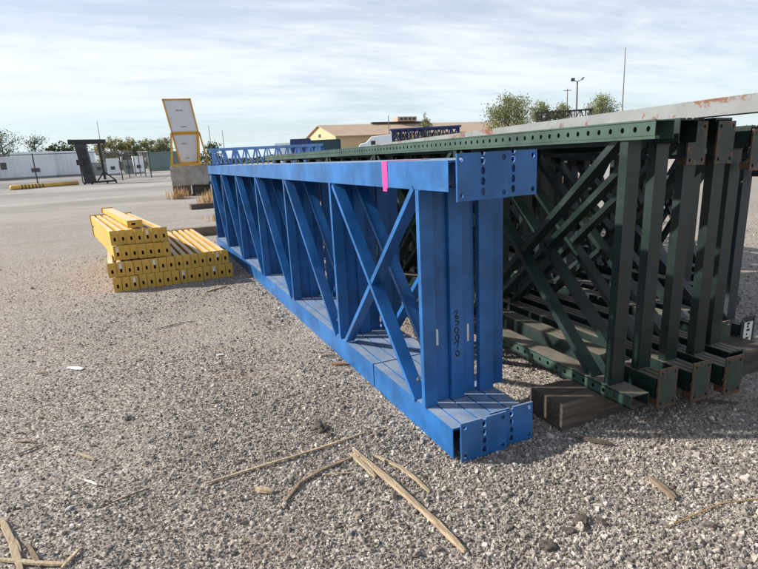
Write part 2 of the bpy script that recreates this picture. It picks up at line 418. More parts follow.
# loose stones: points from here, stone shapes by geometry nodes
def gravel():
    rnd = random.Random(5)
    pts = []; scl = []; rot = []; idx = []
    yaw = math.atan2(fwd.x, fwd.y)
    D0 = 12000.0
    def put(r, a, big=False):
        x, y = r * math.sin(a), r * math.cos(a)
        # patchy: fewer loose stones where the fines show
        pn = 0.5 + 0.5 * noise.noise(Vector((x * 0.9, y * 0.9, 5.0))) + 0.22 * x - 0.02 * y
        pat = noise.noise(Vector((x * 0.55 + 4.0, y * 0.38, 7.7))) + 0.5 * noise.noise(Vector((x * 1.7, y * 1.2, 2.2)))
        if rnd.random() > (0.42 + 0.8 * pn) * min(1.0, max(0.12, 1.0 - 1.9 * max(0.0, pat - 0.05 + 0.12 * x))): return
        s = 0.0035 * math.exp(rnd.gauss(0, 0.42)) * (0.94 + 0.16 * max(-1.4, min(1.4, x)))
        s *= 1 + max(0, r - 3.5) * 0.05
        if rnd.random() < 0.009: s *= 2.2
        s = min(s, 0.022)
        pts.append((x, y, terrain(x, y) + s * 0.18)); scl.append(s)
        rot.append((rnd.uniform(0, 6.28), rnd.uniform(0, 6.28), rnd.uniform(0, 6.28))); idx.append(rnd.randrange(8))
    half = RAD(58)
    n_near = int(D0 * half * (2.6 ** 2 - 0.6 ** 2))
    for _ in range(n_near):
        put(math.sqrt(rnd.uniform(0.6 ** 2, 2.6 ** 2)), yaw + rnd.uniform(-half, half))
    n_far = int(D0 * 2.6 ** 2 * 2 * half * math.log(11 / 2.6))
    for _ in range(n_far):
        put(2.6 * math.exp(rnd.random() * math.log(11 / 2.6)), yaw + rnd.uniform(-half, half))
    me = bpy.data.meshes.new('gravel'); me.from_pydata(pts, [], [])
    a = me.attributes.new('size', 'FLOAT', 'POINT'); a.data.foreach_set('value', scl)
    a = me.attributes.new('spin', 'FLOAT_VECTOR', 'POINT'); a.data.foreach_set('vector', [q for t_ in rot for q in t_])
    a = me.attributes.new('pick', 'INT', 'POINT'); a.data.foreach_set('value', idx)
    o = bpy.data.objects.new('gravel', me); col.objects.link(o)
    tg = MT('loose_stone')
    oi = tg.N.new('ShaderNodeObjectInfo')
    cc = tg.ramp(oi.outputs['Random'], [(0.0, lin((74, 70, 67))), (0.25, lin((116, 110, 104))), (0.6, lin((146, 139, 131))), (0.86, lin((172, 164, 155))), (0.97, lin((200, 193, 184))), (1.0, lin((222, 216, 207)))])
    gp = tg.N.new('ShaderNodeNewGeometry').outputs['Position']
    cc = tg.mix(tg.rng(tg.noise(0.75, 7, 0.7, vec=gp), 0.53, 0.68, 0, 0.55), cc, lin((134, 116, 103)))      # dusted with the brown dirt they lie in
    tg.set('Base Color', tg.mix(tg.rng(tg.noise(2.2, 4, 0.6), 0.3, 0.7, 0, 0.3), cc, lin((128, 120, 112))))
    tg.set('Roughness', 0.85); tg.set('Specular IOR Level', 0.3)
    me.materials.append(tg.m)
    ng = bpy.data.node_groups.new('stones', 'GeometryNodeTree')
    ng.interface.new_socket('Geometry', in_out='INPUT', socket_type='NodeSocketGeometry')
    ng.interface.new_socket('Geometry', in_out='OUTPUT', socket_type='NodeSocketGeometry')
    gn, gl = ng.nodes, ng.links
    gi = gn.new('NodeGroupInput'); go = gn.new('NodeGroupOutput')
    join = gn.new('GeometryNodeGeometryToInstance')
    for k in range(8):
        ico = gn.new('GeometryNodeMeshIcoSphere'); ico.inputs['Radius'].default_value = 1.0; ico.inputs['Subdivisions'].default_value = 2
        nz = gn.new('ShaderNodeTexNoise'); nz.inputs['Scale'].default_value = 1.1; nz.inputs['Detail'].default_value = 1.0
        pos = gn.new('GeometryNodeInputPosition')
        add = gn.new('ShaderNodeVectorMath'); add.operation = 'ADD'; add.inputs[1].default_value = (k * 7.3, k * 3.1, k * 5.7)
        gl.new(pos.outputs[0], add.inputs[0]); gl.new(add.outputs[0], nz.inputs['Vector'])
        sub = gn.new('ShaderNodeVectorMath'); sub.operation = 'SUBTRACT'; sub.inputs[1].default_value = (0.5, 0.5, 0.5)
        gl.new(nz.outputs['Color'], sub.inputs[0])
        mul = gn.new('ShaderNodeVectorMath'); mul.operation = 'SCALE'; mul.inputs['Scale'].default_value = 1.7
        gl.new(sub.outputs[0], mul.inputs[0])
        sp = gn.new('GeometryNodeSetPosition'); gl.new(ico.outputs[0], sp.inputs['Geometry']); gl.new(mul.outputs[0], sp.inputs['Offset'])
        tf = gn.new('GeometryNodeTransform'); gl.new(sp.outputs[0], tf.inputs['Geometry'])
        tf.inputs['Scale'].default_value = (1.25 + 0.1 * (k % 3), 0.95, 0.62 + 0.06 * (k % 4))
        ss = gn.new('GeometryNodeSetShadeSmooth'); gl.new(tf.outputs[0], ss.inputs['Geometry']); ss.inputs['Shade Smooth'].default_value = False
        sm = gn.new('GeometryNodeSetMaterial'); gl.new(ss.outputs[0], sm.inputs['Geometry']); sm.inputs['Material'].default_value = tg.m
        gl.new(sm.outputs[0], join.inputs[0])
    iop = gn.new('GeometryNodeInstanceOnPoints'); gl.new(gi.outputs[0], iop.inputs['Points']); gl.new(join.outputs[0], iop.inputs['Instance'])
    iop.inputs['Pick Instance'].default_value = True
    def attr(nm, tp):
        a = gn.new('GeometryNodeInputNamedAttribute'); a.data_type = tp; a.inputs['Name'].default_value = nm; return a.outputs['Attribute']
    gl.new(attr('pick', 'INT'), iop.inputs['Instance Index'])
    gl.new(attr('spin', 'FLOAT_VECTOR'), iop.inputs['Rotation'])
    gl.new(attr('size', 'FLOAT'), iop.inputs['Scale'])
    gl.new(iop.outputs[0], go.inputs[0])
    md = o.modifiers.new('stones', 'NODES'); md.node_group = ng
    tag(o, 'loose grey and tan gravel strewn over the yard', 'gravel', kind='stuff')
gravel()

# ------------------------------------------------------------------ rack frames lying on edge
def channel(xa, xb, f_, t_=0.004):
    return [(xa, 0), (xb, 0), (xb, f_), (xb - t_, f_), (xb - t_, t_), (xa + t_, t_), (xa + t_, f_), (xa, f_)]

def brace(parent, mat, xa, xb, ya, za, yb, zb, depth=0.034, name='brace'):
    """a folded steel channel between two points of the frame's plane; its web faces the near end"""
    d = Vector((0, yb - ya, zb - za)).normalized()
    n = Vector((0, d.z, -d.y))
    if n.y < 0: n = -n
    n = n if abs(n.y) > 1e-6 else Vector((0, 1, 0))
    return MB().sweep(channel(xa, xb, depth), (0, ya, za), (0, yb, zb), (1, 0, 0), n).build(name, mat, parent)

def column_profile(w, h_, grooves, lip=0.012, gw=0.009, gd=0.007, t_=0.004):
    """hollow folded column, open side down: grooved top, two sides and returned lips"""
    o = [(0, 0), (0, h_)]
    for g in grooves: o += [(g - gw / 2, h_), (g - gw / 4, h_ - gd), (g + gw / 4, h_ - gd), (g + gw / 2, h_)]
    o += [(w, h_), (w, 0), (w - lip, 0), (w - lip, t_), (w - t_, t_), (w - t_, h_ - gd - t_), (t_, h_ - gd - t_), (t_, t_), (lip, t_), (lip, 0)]
    return o

def base_plate(parent, x0, z0, w, h_, y, mat, slots=True, corner=0.017):
    holes = []
    e = 0.022
    for cx in (e, w - e):
        for cz in (e + 0.004, h_ - e - 0.004): holes.append(ngon(cx, cz, corner * 0.62, corner * 0.72, 10))
    if slots:
        for q in range(4): holes.append(ngon(w / 2, h_ * (0.17 + 0.222 * q), 0.0115, 0.0185, 12))
    outer = [(0, 0), (w, 0), (w, h_)]
    if slots: outer += [(w / 2 + 0.012, h_), (w / 2 + 0.008, h_ - 0.012), (w / 2 - 0.008, h_ - 0.012), (w / 2 - 0.012, h_)]
    outer += [(0, h_)]
    return MB().plate(outer, holes, (x0, y, z0), (1, 0, 0), (0, 0, 1), (0, 1, 0), 0.010).build('base_plate', mat, parent)

def weld(parent, mat, xa, xb, y, z, seed):
    rnd = random.Random(seed); n = 9
    pts = [(xa + (xb - xa) * k / n, y + rnd.uniform(-0.0015, 0.0015), z + rnd.uniform(-0.001, 0.001)) for k in range(n + 1)]
    return MB().tube(pts, [rnd.uniform(0.0035, 0.0065) for _ in pts], 6).build('weld', mat, parent, True)

BLUE_RZ = RAD(1.3)
PITCH = 1.32; NODE0 = 0.31; NB = 7; LEN = 8.56
ZB, ZT = 0.165, 1.325          # top of the lower column, underside of the upper one

def blue_frame(label, x0, w, grooves, planes, plate_x, plate_y, y_start, first):
    root = empty('rack_upright', (1.212, 2.065, 0.0), BLUE_RZ, label, 'rack frame', 'blue rack frames lying side by side')
    prof_b = column_profile(w, ZB, grooves)
    prof_t = [(a, b * (0.137 / ZB)) for a, b in prof_b]
    cut = 1.03
    lo1 = MB().sweep(prof_b, (x0, y_start, 0.0), (x0, cut, 0.0), (1, 0, 0), (0, 0, 1)).build('column', M['blue'], root)
    lo2 = MB().sweep(prof_b, (x0, cut + 0.014, 0.0), (x0, LEN, 0.0), (1, 0, 0), (0, 0, 1)).build('column', M['blue'], root)
    up_ = MB().sweep(prof_t, (x0, y_start - 0.005, ZT), (x0, LEN, ZT), (1, 0, 0), (0, 0, 1)).build('column', M['blue'], root)
    # plates: near end, both corners, and far end
    for colm, z0, zc in ((lo1, 0.0, 0.0), (up_, 1.28, ZT)):
        base_plate(colm, plate_x, z0 + 0.002, 0.270, 0.208, plate_y, M['blue'])
        MB().box((x0 + 0.03, plate_y + 0.0102, zc + 0.03), (x0 + w - 0.03, y_start - 0.006, zc + 0.115)).build('plate_bracket', M['navy'], colm)
    for colm, z0 in ((lo2, 0.0), (up_, 1.28)):
        base_plate(colm, plate_x, z0 + 0.002, 0.270, 0.208, LEN + 0.004, M['blue'])
    for (xa, xb, off, styles) in planes:
        for k in range(NB):
            y = NODE0 + off + PITCH * k
            if y > LEN - 0.1: break
            b = brace(root, M['blue'], xa, xb, y, ZB + 0.001, y, ZT - 0.001)
            if k < 3:
                weld(root, M['blue_weld'], xa + 0.002, xb - 0.002, y - 0.001, ZB + 0.002, k * 7 + 1)
                weld(root, M['blue_weld'], xa + 0.002, xb - 0.002, y - 0.001, ZT - 0.002, k * 7 + 2)
            brace(root, M['blue'], xb + 0.003, xb + 0.099, y + 0.046, ZB + 0.001, y + 0.046, ZT - 0.001, 0.05)
            if k == NB - 1 or y + PITCH > LEN: continue
            for s in styles:
                if s == '/' and styles == '\\/' and k > 0: continue
                dx = 0.004 if s == '/' else 0.0
                if s == '\\': brace(root, M['blue'], xa + dx, xb - dx, y + PITCH - 0.05, ZT - 0.003, y + 0.12, ZB + 0.003, 0.030)
                else: brace(root, M['blue'], xa + 0.005, xb - 0.005, y + 0.06, ZT - 0.003, y + PITCH - 0.10, ZB + 0.003, 0.030)
    return root, lo1, up_

fa, fa_lo, fa_up = blue_frame('nearest blue rack frame, double wide column, pink tape on its top rail', 0.0, 0.262, (0.065, 0.168),
    [(-0.010, 0.068, 0.0, '\\/'), (0.170, 0.248, 0.02, '\\')], 0.018, 0.0, 0.050, True)
fb, fb_lo, fb_up = blue_frame('second blue rack frame, between the pink taped frame and the green frames', 0.270, 0.190, (0.098,),
    [(0.360, 0.450, 0.03, '/')], 0.200, 0.022, 0.060, False)

for (bx, by, bz_, ny, nz) in [(0.03, 0.452, 0.275, -0.66, 0.75), (0.03, 1.50, 1.22, -0.66, 0.75), (0.03, 1.775, 0.275, -0.66, 0.75), (0.21, 0.33 + 0.13, 0.275, -0.66, 0.75)]:
    n_ = Vector((0, ny, nz)).normalized(); p_ = Vector((bx, by, bz_))
    MB().tube([p_ - n_ * 0.012, p_ + n_ * 0.010], 0.011, 6).build('bolt', M['grey_steel'], fa)
# pink tape round the upper column of the first frame
MB().sweep([(-0.0025, -0.004), (-0.0025, 0.1395), (0.266, 0.1395), (0.266, 0.137 + 0.0005), (-0.0005, 0.1375), (-0.0005, -0.004)],
           (0, 0.675, ZT), (0, 0.742, ZT), (1, 0, 0), (0, 0, 1)).build('tape', M['pink'], fa)['label'] = 'bright pink tape strip wrapped over the rail'
MB().box((-0.0028, 0.690, ZT - 0.022), (-0.0008, 0.738, ZT - 0.0045)).build('tape_end', M['pink'], fa)

# hand-written number on the second post, digits one under the other
DIG = {'2': [[(0.1,0.75),(0.3,1.0),(0.7,0.95),(0.75,0.7),(0.4,0.35),(0.1,0.05),(0.5,0.12),(0.95,0.0)]],
       '5': [[(0.95,0.98),(0.35,0.95),(0.22,0.55),(0.65,0.6),(0.9,0.35),(0.65,0.05),(0.15,0.08)]],
       '0': [[(0.5,1.0),(0.2,0.8),(0.12,0.4),(0.4,0.02),(0.75,0.1),(0.9,0.5),(0.78,0.88),(0.5,1.0)]],
       '7': [[(0.05,0.78),(0.08,0.98),(0.55,0.92),(0.92,1.0),(0.72,0.55),(0.55,0.0)]]}
mb = MB()
for i, ch in enumerate('250070'):
    zc = 0.672 - 0.0445 * i
    for st in DIG[ch]:
        p = [Vector((0.190 + a * 0.030 + 0.003 * (i % 2), 0.3285, zc - 0.036 + b * (0.036 + 0.004 * math.sin(i * 2.1)) + (a - 0.5) * 0.006 * math.cos(i * 1.7))) for a, b in st]
        for a, b in zip(p, p[1:]):
            d = (b - a).normalized(); n = Vector((-d.z, 0, d.x)) * (0.0022 + 0.0009 * abs(math.sin(a.z * 900)))
            a2, b2 = a - d * 0.001, b + d * 0.001
            mb.add([a2 - n, b2 - n, b2 + n, a2 + n], [(0, 1, 2, 3)])
mb.build('written_number', M['ink'], fa)['label'] = 'black hand-written number running down the post'
MB().box((0.088, 0.3535, 0.49), (0.106, 0.3552, 0.58)).build('sticker', M['sticker'], fa)
MB().box((0.300, 0.3735, 0.47), (0.312, 0.3752, 0.57)).build('sticker', M['sticker'], fa)

def perforated(mb, x, y0, y1, z0, z1, pitch, hr, nx):
    """a vertical steel strip at x with a row of round holes"""
    n = int((y1 - y0) / pitch); k = 8
    zc = (z0 + z1) / 2
    for i in range(n):
        a = y0 + i * pitch; b = a + pitch; yc = (a + b) / 2
        outer = [(b, zc), (b, z1), (yc, z1), (a, z1), (a, zc), (a, z0), (yc, z0), (b, z0)]
        inner = [(yc + hr * math.cos(q * math.pi / 4), zc + hr * 1.25 * math.sin(q * math.pi / 4)) for q in range(8)]
        vs = [(x, p[0], p[1]) for p in outer] + [(x, p[0], p[1]) for p in inner]
        mb.add(vs, [(q, (q + 1) % 8, 8 + (q + 1) % 8, 8 + q) for q in range(8)])
    return y0 + n * pitch

def green_frame(label, x0, y0, length, mat, rail, plate_mat, zb, zt, plates=(False, False), perf=False, top_y0=None, styles='\\/', pitch=1.62, first=0.15, cat='rack frame', group='dark green rack frames lying on edge on the timber', w=0.125):
    root = empty('rack_upright', (x0, y0, 0), 0, label, cat, group)
    root.rotation_euler = (0, RAD(1.2), 0)      # the frames lean a little to one side
    hc = 0.084 if perf else 0.115
    ty = 0.0 if top_y0 is None else top_y0 - y0
    if perf:
        # flanged column: perforated outer strip, web, inner strip
        for nm, z0, ys, sgn in (('column', zb, 0.0, 1), ('column', zt, ty, -1)):
            mb = MB()
            yend = perforated(mb, 0.0, ys, length, z0 + 0.014, z0 + hc - (0.008 if sgn < 0 else 0.025), 0.0755, 0.0115, -1)
            strip = mb
            c_ = MB()
            h1 = hc if sgn < 0 else hc - 0.012
            c_.box((0.004, ys + 0.004, z0 + h1 - 0.005), (w, length, z0 + h1))
            c_.box((w - 0.004, ys + 0.004, z0), (w, length, z0 + h1 - 0.0052))
            c_.box((0.0, ys, z0 - 0.001), (0.030, length, z0 + 0.0135))
            co = c_.build(nm, rail if sgn < 0 else mat, root)
            po = strip.build('perforated_flange', rail, co)
            sd = po.modifiers.new('thickness', 'SOLIDIFY'); sd.thickness = 0.004; sd.offset = 0
            if sgn > 0: cl_ = co
            else: cu = co
            MB().box((-0.003, ys, z0 + h1 - 0.0055), (0.0035, length, z0 + h1 + 0.0025)).build('flange_edge', rail, co)
    else:
        prof = column_profile(w, hc, (w * 0.33, w * 0.67))
        cl_ = MB().sweep(prof, (0, 0.02, zb), (0, length, zb), (1, 0, 0), (0, 0, 1)).build('column', mat, root)
        cu = MB().sweep(prof, (0, ty + 0.02, zt), (0, length, zt), (1, 0, 0), (0, 0, 1)).build('column', mat, root)
    for on, colm, z0, ys in ((plates[0], cl_, zb - 0.05, 0.0), (plates[1], cu, zt - 0.125, ty)):
        if not on: continue
        pl = base_plate(colm, -0.004, z0, 0.135, 0.222, ys, plate_mat, slots=False, corner=0.013)
        MB().box((0.012, ys + 0.0102, z0 + 0.006), (0.11, ys + 0.07, z0 + 0.046)).build('plate_lug', plate_mat, colm)
    zlo, zhi = zb + (hc - 0.012 if perf else hc), zt
    n = int((length - 0.3) / pitch)
    for k in range(n + 1):
        y = first + pitch * k
        brace(root, mat, 0.012, 0.100, y, zlo + 0.001, y, zhi - 0.002, 0.05)
        if k < 1:
            weld(root, M['green_plate'], 0.013, 0.099, y - 0.001, zlo + 0.002, int(x0 * 100))
            weld(root, M['green_plate'], 0.013, 0.099, y - 0.001, zhi - 0.003, int(x0 * 100) + 1)
        if k == n: break
        for s in styles:
            if s == '\\': brace(root, mat, 0.016, 0.092, y + pitch - 0.06, zhi - 0.004, y + 0.14, zlo + 0.004, 0.035)
            else: brace(root, mat, 0.030, 0.104, y + 0.08, zhi - 0.004, y + pitch - 0.14, zlo + 0.004, 0.035)
    return root

PY = 0.15
g1 = green_frame('dark green rack frame with perforated rails, nearest the blue frames', 2.125, 1.875, 9.1, M['green'], M['green_rail'], M['green_plate'], 0.152, 1.510, (False, False), True, 1.865, '\\/', first=PY)
g2 = green_frame('second dark green rack frame, rusty plate on its lower rail beside the timber', 2.335, 1.890, 9.0, M['green'], M['green_rail'], M['green_plate'], 0.152, 1.485, (True, False), False, None, '\\/', first=PY)
g3 = green_frame('third dark green rack frame, rusty base plates on both upper and lower rails', 2.560, 1.865, 9.0, M['green'], M['green_rail'], M['green_plate'], 0.150, 1.492, (True, True), False, 2.03, '/\\', first=PY + 0.04)
g4 = green_frame('fourth dark green rack frame, its upper plate under the grey beam end', 2.775, 1.835, 9.0, M['green'], M['green_rail'], M['green_plate'], 0.150, 1.488, (True, True), False, 2.03, '\\', first=PY + 0.06)
g5 = green_frame('fifth dark green rack frame, set slightly back and shorter at the near end', 3.000, 1.960, 8.8, M['green'], M['green_rail'], M['green_plate'], 0.150, 1.440, (False, True), False, 1.99, '/', first=PY)
g6 = green_frame('sixth dark green rack frame, its plate next to the white tag', 3.345, 2.300, 8.3, M['green'], M['green_rail'], M['green_plate'], 0.130, 1.40, (True, False), False, None, '\\/', first=PY)
s1 = green_frame('slate blue rack frame at the right picture edge, white tag on its plate', 3.590, 2.300, 8.0, M['slate'], M['slate'], M['dark_steel'], 0.125, 1.36, (True, True), False, None, '\\', first=0.12, group='slate frames behind the green frames')
s2 = green_frame('farther slate blue rack frame, mostly hidden behind the tagged one', 3.900, 2.700, 7.6, M['slate'], M['slate'], M['dark_steel'], 0.125, 1.36, (True, True), False, None, '\\/', first=0.12, group='slate frames behind the green frames')
tagp = MB().box((0.020, -0.003, 0.075 + 0.02), (0.105, -0.001, 0.075 + 0.185)).build('tag_card', M['sticker'], s1)
mb = MB()
for q, (a, b) in enumerate([(0.03, 0.05), (0.06, 0.02), (0.09, 0.055), (0.115, 0.03), (0.135, 0.045)]):
    mb.box((0.048, -0.0045, 0.115 + a - 0.01), (0.048 + b * 0.55, -0.0032, 0.115 + a + 0.005))
mb.build('tag_print', M['ink'], s1)

for i, (x_, y_, mt_, st_) in enumerate([(4.30, 3.2, 'green', '\\/'), (4.62, 3.5, 'dark_steel', '/'), (4.95, 3.4, 'green', '\\/'), (5.30, 3.8, 'dark_steel', '\\/')]):
    green_frame(('dark green rack frame next past the slate blue ones', 'dark grey rack frame between the two rear green ones', 'rearmost dark green rack frame of the yard row', 'dark grey rack frame at the very back of the yard row')[i], x_, y_, 7.4, M[mt_], M[mt_], M['dark_steel'], 0.125, 1.42, (False, False), False, None, st_, first=0.12, pitch=0.9, group='rear rack frames behind the slate ones')
# the long grey rusty beam lying along the tops of the green frames
gb = empty('steel_beam', (2.515, 1.40, 1.604), RAD(-9.0), 'long grey galvanised beam with rust stains lying on top of the green frames', 'beam'); gb['kind'] = 'thing'
MB().sweep(column_profile(0.16, 0.082, (0.08,)), (0, 0, 0), (0, 7.6, 0), (1, 0, 0), (0, 0, 1)).build('beam_body', M['galv'], gb)
MB().sweep([(0, 0), (0.10, 0.012), (0.10, 0.016), (0, 0.004)], (0.19, 0.30, -0.004), (0.19, 0.44, 0.03), (1, 0, 0), (0, 0, 1)).build('end_tab', M['galv'], gb)

# dunnage timbers
def timber(label, x0, x1, y0, y1, z1, mat, rz=0.0, z0=None, group='dunnage timbers'):
    cx, cy = (x0 + x1) / 2, (y0 + y1) / 2
    zb_ = (terrain(cx, cy) - 0.012) if z0 is None else z0
    nseg = 7; mb = MB(); rnd = random.Random(int(abs(x0) * 1000) + 3)
    rings_ = []
    hx, hy, hz = (x1 - x0) / 2, (y1 - y0) / 2, z1
    ch = 0.012
    for i in range(nseg + 1):
        x = -hx + 2 * hx * i / nseg
        j = lambda: rnd.uniform(-0.003, 0.003)
        rings_.append([(x, -hy + j(), ch), (x, -hy + j(), hz - ch), (x, -hy + ch + j(), hz + j()), (x, hy - ch, hz + j()), (x, hy + j(), hz - ch), (x, hy + j(), ch), (x, hy - ch, 0), (x, -hy + ch, 0)])
    vs = [q for rg in rings_ for q in rg]; fs = []
    for i in range(nseg):
        for k in range(8): fs.append((i * 8 + k, i * 8 + (k + 1) % 8, (i + 1) * 8 + (k + 1) % 8, (i + 1) * 8 + k))
    fs += [tuple(range(7, -1, -1)), tuple(nseg * 8 + k for k in range(8))]
    mb.add(vs, fs)
    o = mb.build('timber_block', mat); o.location = (cx, cy, zb_); o.rotation_euler = (0, 0, rz)
    return tag(o, label, 'timber', group)
timber('heavy dark timber block under the near ends of the green frames', 1.862, 3.60, 2.095, 2.36, 0.170, M['timber'], RAD(1.0))
timber('weathered timber carrying the far ends of the green frames', 1.95, 3.9, 9.3, 9.55, 0.17, M['timber'])
timber('weathered timber under the middle of the green frames', 1.98, 3.8, 5.75, 6.0, 0.165, M['timber'])
timber('long grey timber lying on the ground past the yellow beam stack', 0.30, 1.75, 12.05, 12.30, 0.19, M['timber_grey'], RAD(-3))
timber('dark timber resting on the gravel before the concrete block', 1.05, 1.9, 17.9, 18.2, 0.17, M['timber'], RAD(8))

# ------------------------------------------------------------------ yellow step beams
BW, BH, BL = 0.0955, 0.186, 3.10
def beam_meshes():
    body = MB()
    x0, x1, z0, z1 = 0.013, 0.084, 0.022, 0.168
    st, sd = 0.022, 0.018
    outer = [(x0, z0), (x1, z0), (x1, z1 - st), (x1 - sd, z1 - st), (x1 - sd, z1), (x0, z1)]
    inner = [(x0 + .003, z0 + .003), (x1 - .003, z0 + .003), (x1 - .003, z1 - st - .003), (x1 - sd - .003, z1 - st - .003), (x1 - sd - .003, z1 - .003), (x0 + .003, z1 - .003)]
    body.sweep(outer, (0, 0.0045, 0), (0, BL - 0.0045, 0), (1, 0, 0), (0, 0, 1), caps=False)
    body.sweep(inner, (0, 0.0045, 0), (0, BL - 0.0045, 0), (1, 0, 0), (0, 0, 1), caps=False)
    pl = MB()
    hole = [(0.035, 0.050), (0.035, 0.097), (0.060, 0.097), (0.060, 0.050)]
    out_ = [(0, 0.004), (0.004, 0), (BW - 0.006, 0), (BW - 0.002, 0.004), (BW - 0.002, BH - 0.006), (BW - 0.006, BH - 0.002), (0.004, BH - 0.002), (0, BH - 0.006)]
    pl.plate(out_, [hole], (0, 0, 0), (1, 0, 0), (0, 0, 1), (0, 1, 0), 0.004)
    pl.box((0.0, 0.0042, 0.002), (0.004, 0.042, BH - 0.004))
    pf = MB()
    pf.plate(out_, [hole], (0, BL - 0.004, 0), (1, 0, 0), (0, 0, 1), (0, 1, 0), 0.004)
    pf.box((0.0, BL - 0.042, 0.002), (0.004, BL - 0.0042, BH - 0.004))
    st_ = MB().box((0.030, -0.0015, 0.10), (0.062, -0.0002, 0.165))
    lock = MB().box((0.040, 0.0055, 0.05), (0.058, 0.016, 0.095))
    return (body.mesh('beam_body', M['yellow']), pl.mesh('end_plate', M['yellow']), pf.mesh('end_plate_far', M['yellow']), st_.mesh('sticker', M['sticker']), lock.mesh('safety_pin', M['black_steel']))
B_BODY, B_NEAR, B_FAR, B_STK, B_PIN = beam_meshes()
ORD = ['first', 'second', 'third', 'fourth', 'fifth', 'sixth', 'seventh', 'eighth', 'ninth', 'tenth', 'eleventh', 'twelfth', 'thirteenth', 'fourteenth', 'fifteenth']
def yellow_beam(label, loc, rz, sticker=False, tilt=0.0, roll=0.0):
    root = empty('rack_beam', loc, rz, label, 'rack beam', 'yellow rack beams in the stack'); root['kind'] = 'thing'
    root.rotation_euler = (tilt, roll, rz)
    share('beam_body', B_BODY, root); share('end_plate', B_NEAR, root); share('end_plate', B_FAR, root)
    if sticker: share('sticker', B_STK, root)
    return root
rnd = random.Random(4)
LRZ = RAD(4.2); URZ = RAD(9.0)
STK = {(0, 2), (0, 8), (1, 1), (1, 5), (1, 13), (2, 0), (3, 4), (0, 12)}
for row, xs in ((0, 0.035), (1, 0.0)):
    for i in range(15):
        ax = -0.630 + xs + 0.0985 * i * math.cos(LRZ); ay = 7.31 + 0.0985 * i * math.sin(LRZ) * 0.9 + rnd.uniform(-0.014, 0.014)
        yellow_beam('yellow rack beam, %s from left in the %s row of the stack' % (ORD[i], ('bottom', 'second')[row]),
                    (ax, ay, -0.004 + row * 0.188), LRZ + RAD(rnd.uniform(-0.25, 0.25)), (row, i) in STK)
for row in (2, 3):
    for i in range(7):
        ax = -0.545 + 0.0965 * i + (0.0 if row == 2 else -0.012); ay = 7.47 - 0.014 * i + rnd.uniform(-0.014, 0.014) + (0.03 if row == 3 else 0)
        yellow_beam('yellow rack beam, %s from left in the %s row of the stack' % (ORD[i], ('', '', 'third', 'fourth')[row]),
                    (ax, ay, -0.004 + row * 0.188), URZ + RAD(rnd.uniform(-0.3, 0.3)), (row, i) in STK)
# the loose one lies on its side on top: its narrow plate turned up
tb = yellow_beam('single yellow rack beam lying on its side on top of the stack', (-0.345, 7.62, -0.004 + 4 * 0.188 + 0.0955), RAD(9.6), False)
tb.rotation_euler = (0, RAD(90), RAD(9.6))

# ------------------------------------------------------------------ concrete block and yellow framed panels
def block(label, cx, cy, z0, sx, sy, sz, rz, mat, name='concrete_block', cat='block', seed=1):
    bm = bmesh.new(); bmesh.ops.create_cube(bm, size=1.0)
    bmesh.ops.scale(bm, vec=(sx, sy, sz), verts=bm.verts)
    bmesh.ops.bevel(bm, geom=bm.edges[:], offset=0.03, segments=2, affect='EDGES')
    bmesh.ops.subdivide_edges(bm, edges=[e for e in bm.edges if e.calc_length() > 0.3], cuts=7, use_grid_fill=True)
    for v_ in bm.verts:
        q = noise.noise_vector(v_.co * 4.0 + Vector((seed, seed, seed))); v_.co += q * 0.02
        v_.co.z += sz / 2
    me = bpy.data.meshes.new(name); bm.to_mesh(me); bm.free(); me.materials.append(mat)
    o = bpy.data.objects.new(name, me); col.objects.link(o); o.location = (cx, cy, z0); o.rotation_euler = (0, 0, rz)
    return tag(o, label, cat)
gz = terrain(1.55, 24.2)
FACE = RAD(-4)
block('grey concrete block on timbers, carrying the yellow framed white panels', 1.60, 24.30, gz + 0.40, 1.52, 0.9, 0.80, FACE, M['concrete'])
timber('timber filling the shaded gap under the left end of the concrete block', 0.86, 1.56, 23.90, 24.70, 0.40, M['timber'], FACE, group='timbers under the concrete block')  # both timbers widened so dark wood stands in for shadow under the block
timber('timber filling the shaded gap under the right end of the concrete block', 1.60, 2.34, 23.95, 24.70, 0.40, M['timber'], FACE, group='timbers under the concrete block')

st = empty('panel_stand', (1.55, 24.25, gz + 1.205), FACE, 'yellow steel stand holding two white panels, on the concrete block', 'stand')
def bar(p, q, s_, nm, mat, par):
    p, q = Vector(p), Vector(q); d = (q - p).normalized(); a = d.cross(Vector((0, 1, 0)))
    if a.length < 0.1: a = d.cross(Vector((0, 0, 1)))
    a.normalize(); b = d.cross(a).normalized()
    return MB().sweep([(-s_, -s_), (s_, -s_), (s_, s_), (-s_, s_)], p, q, a, b).build(nm, mat, par)
Y_ = M['yellow_dirty']
bar((-0.68, -0.34, 0.045), (0.50, -0.34, 0.045), 0.045, 'base_bar', Y_, st)
bar((-0.66, 0.34, 0.04), (0.66, 0.34, 0.04), 0.035, 'base_bar', Y_, st)
for q in (-0.64, 0.50): bar((q, -0.30, 0.03), (q, 0.33, 0.03), 0.028, 'base_bar', Y_, st)
bar((-0.62, -0.33, 0.09), (-0.50, 0.02, 1.32), 0.035, 'leg', Y_, st)
bar((0.46, -0.33, 0.09), (0.56, 0.02, 1.32), 0.035, 'leg', Y_, st)
bar((0.82, 0.32, 0.02), (0.60, 0.06, 1.32), 0.03, 'leg', Y_, st)
bar((-0.62, 0.33, 0.05), (-0.50, 0.06, 1.30), 0.03, 'leg', Y_, st)
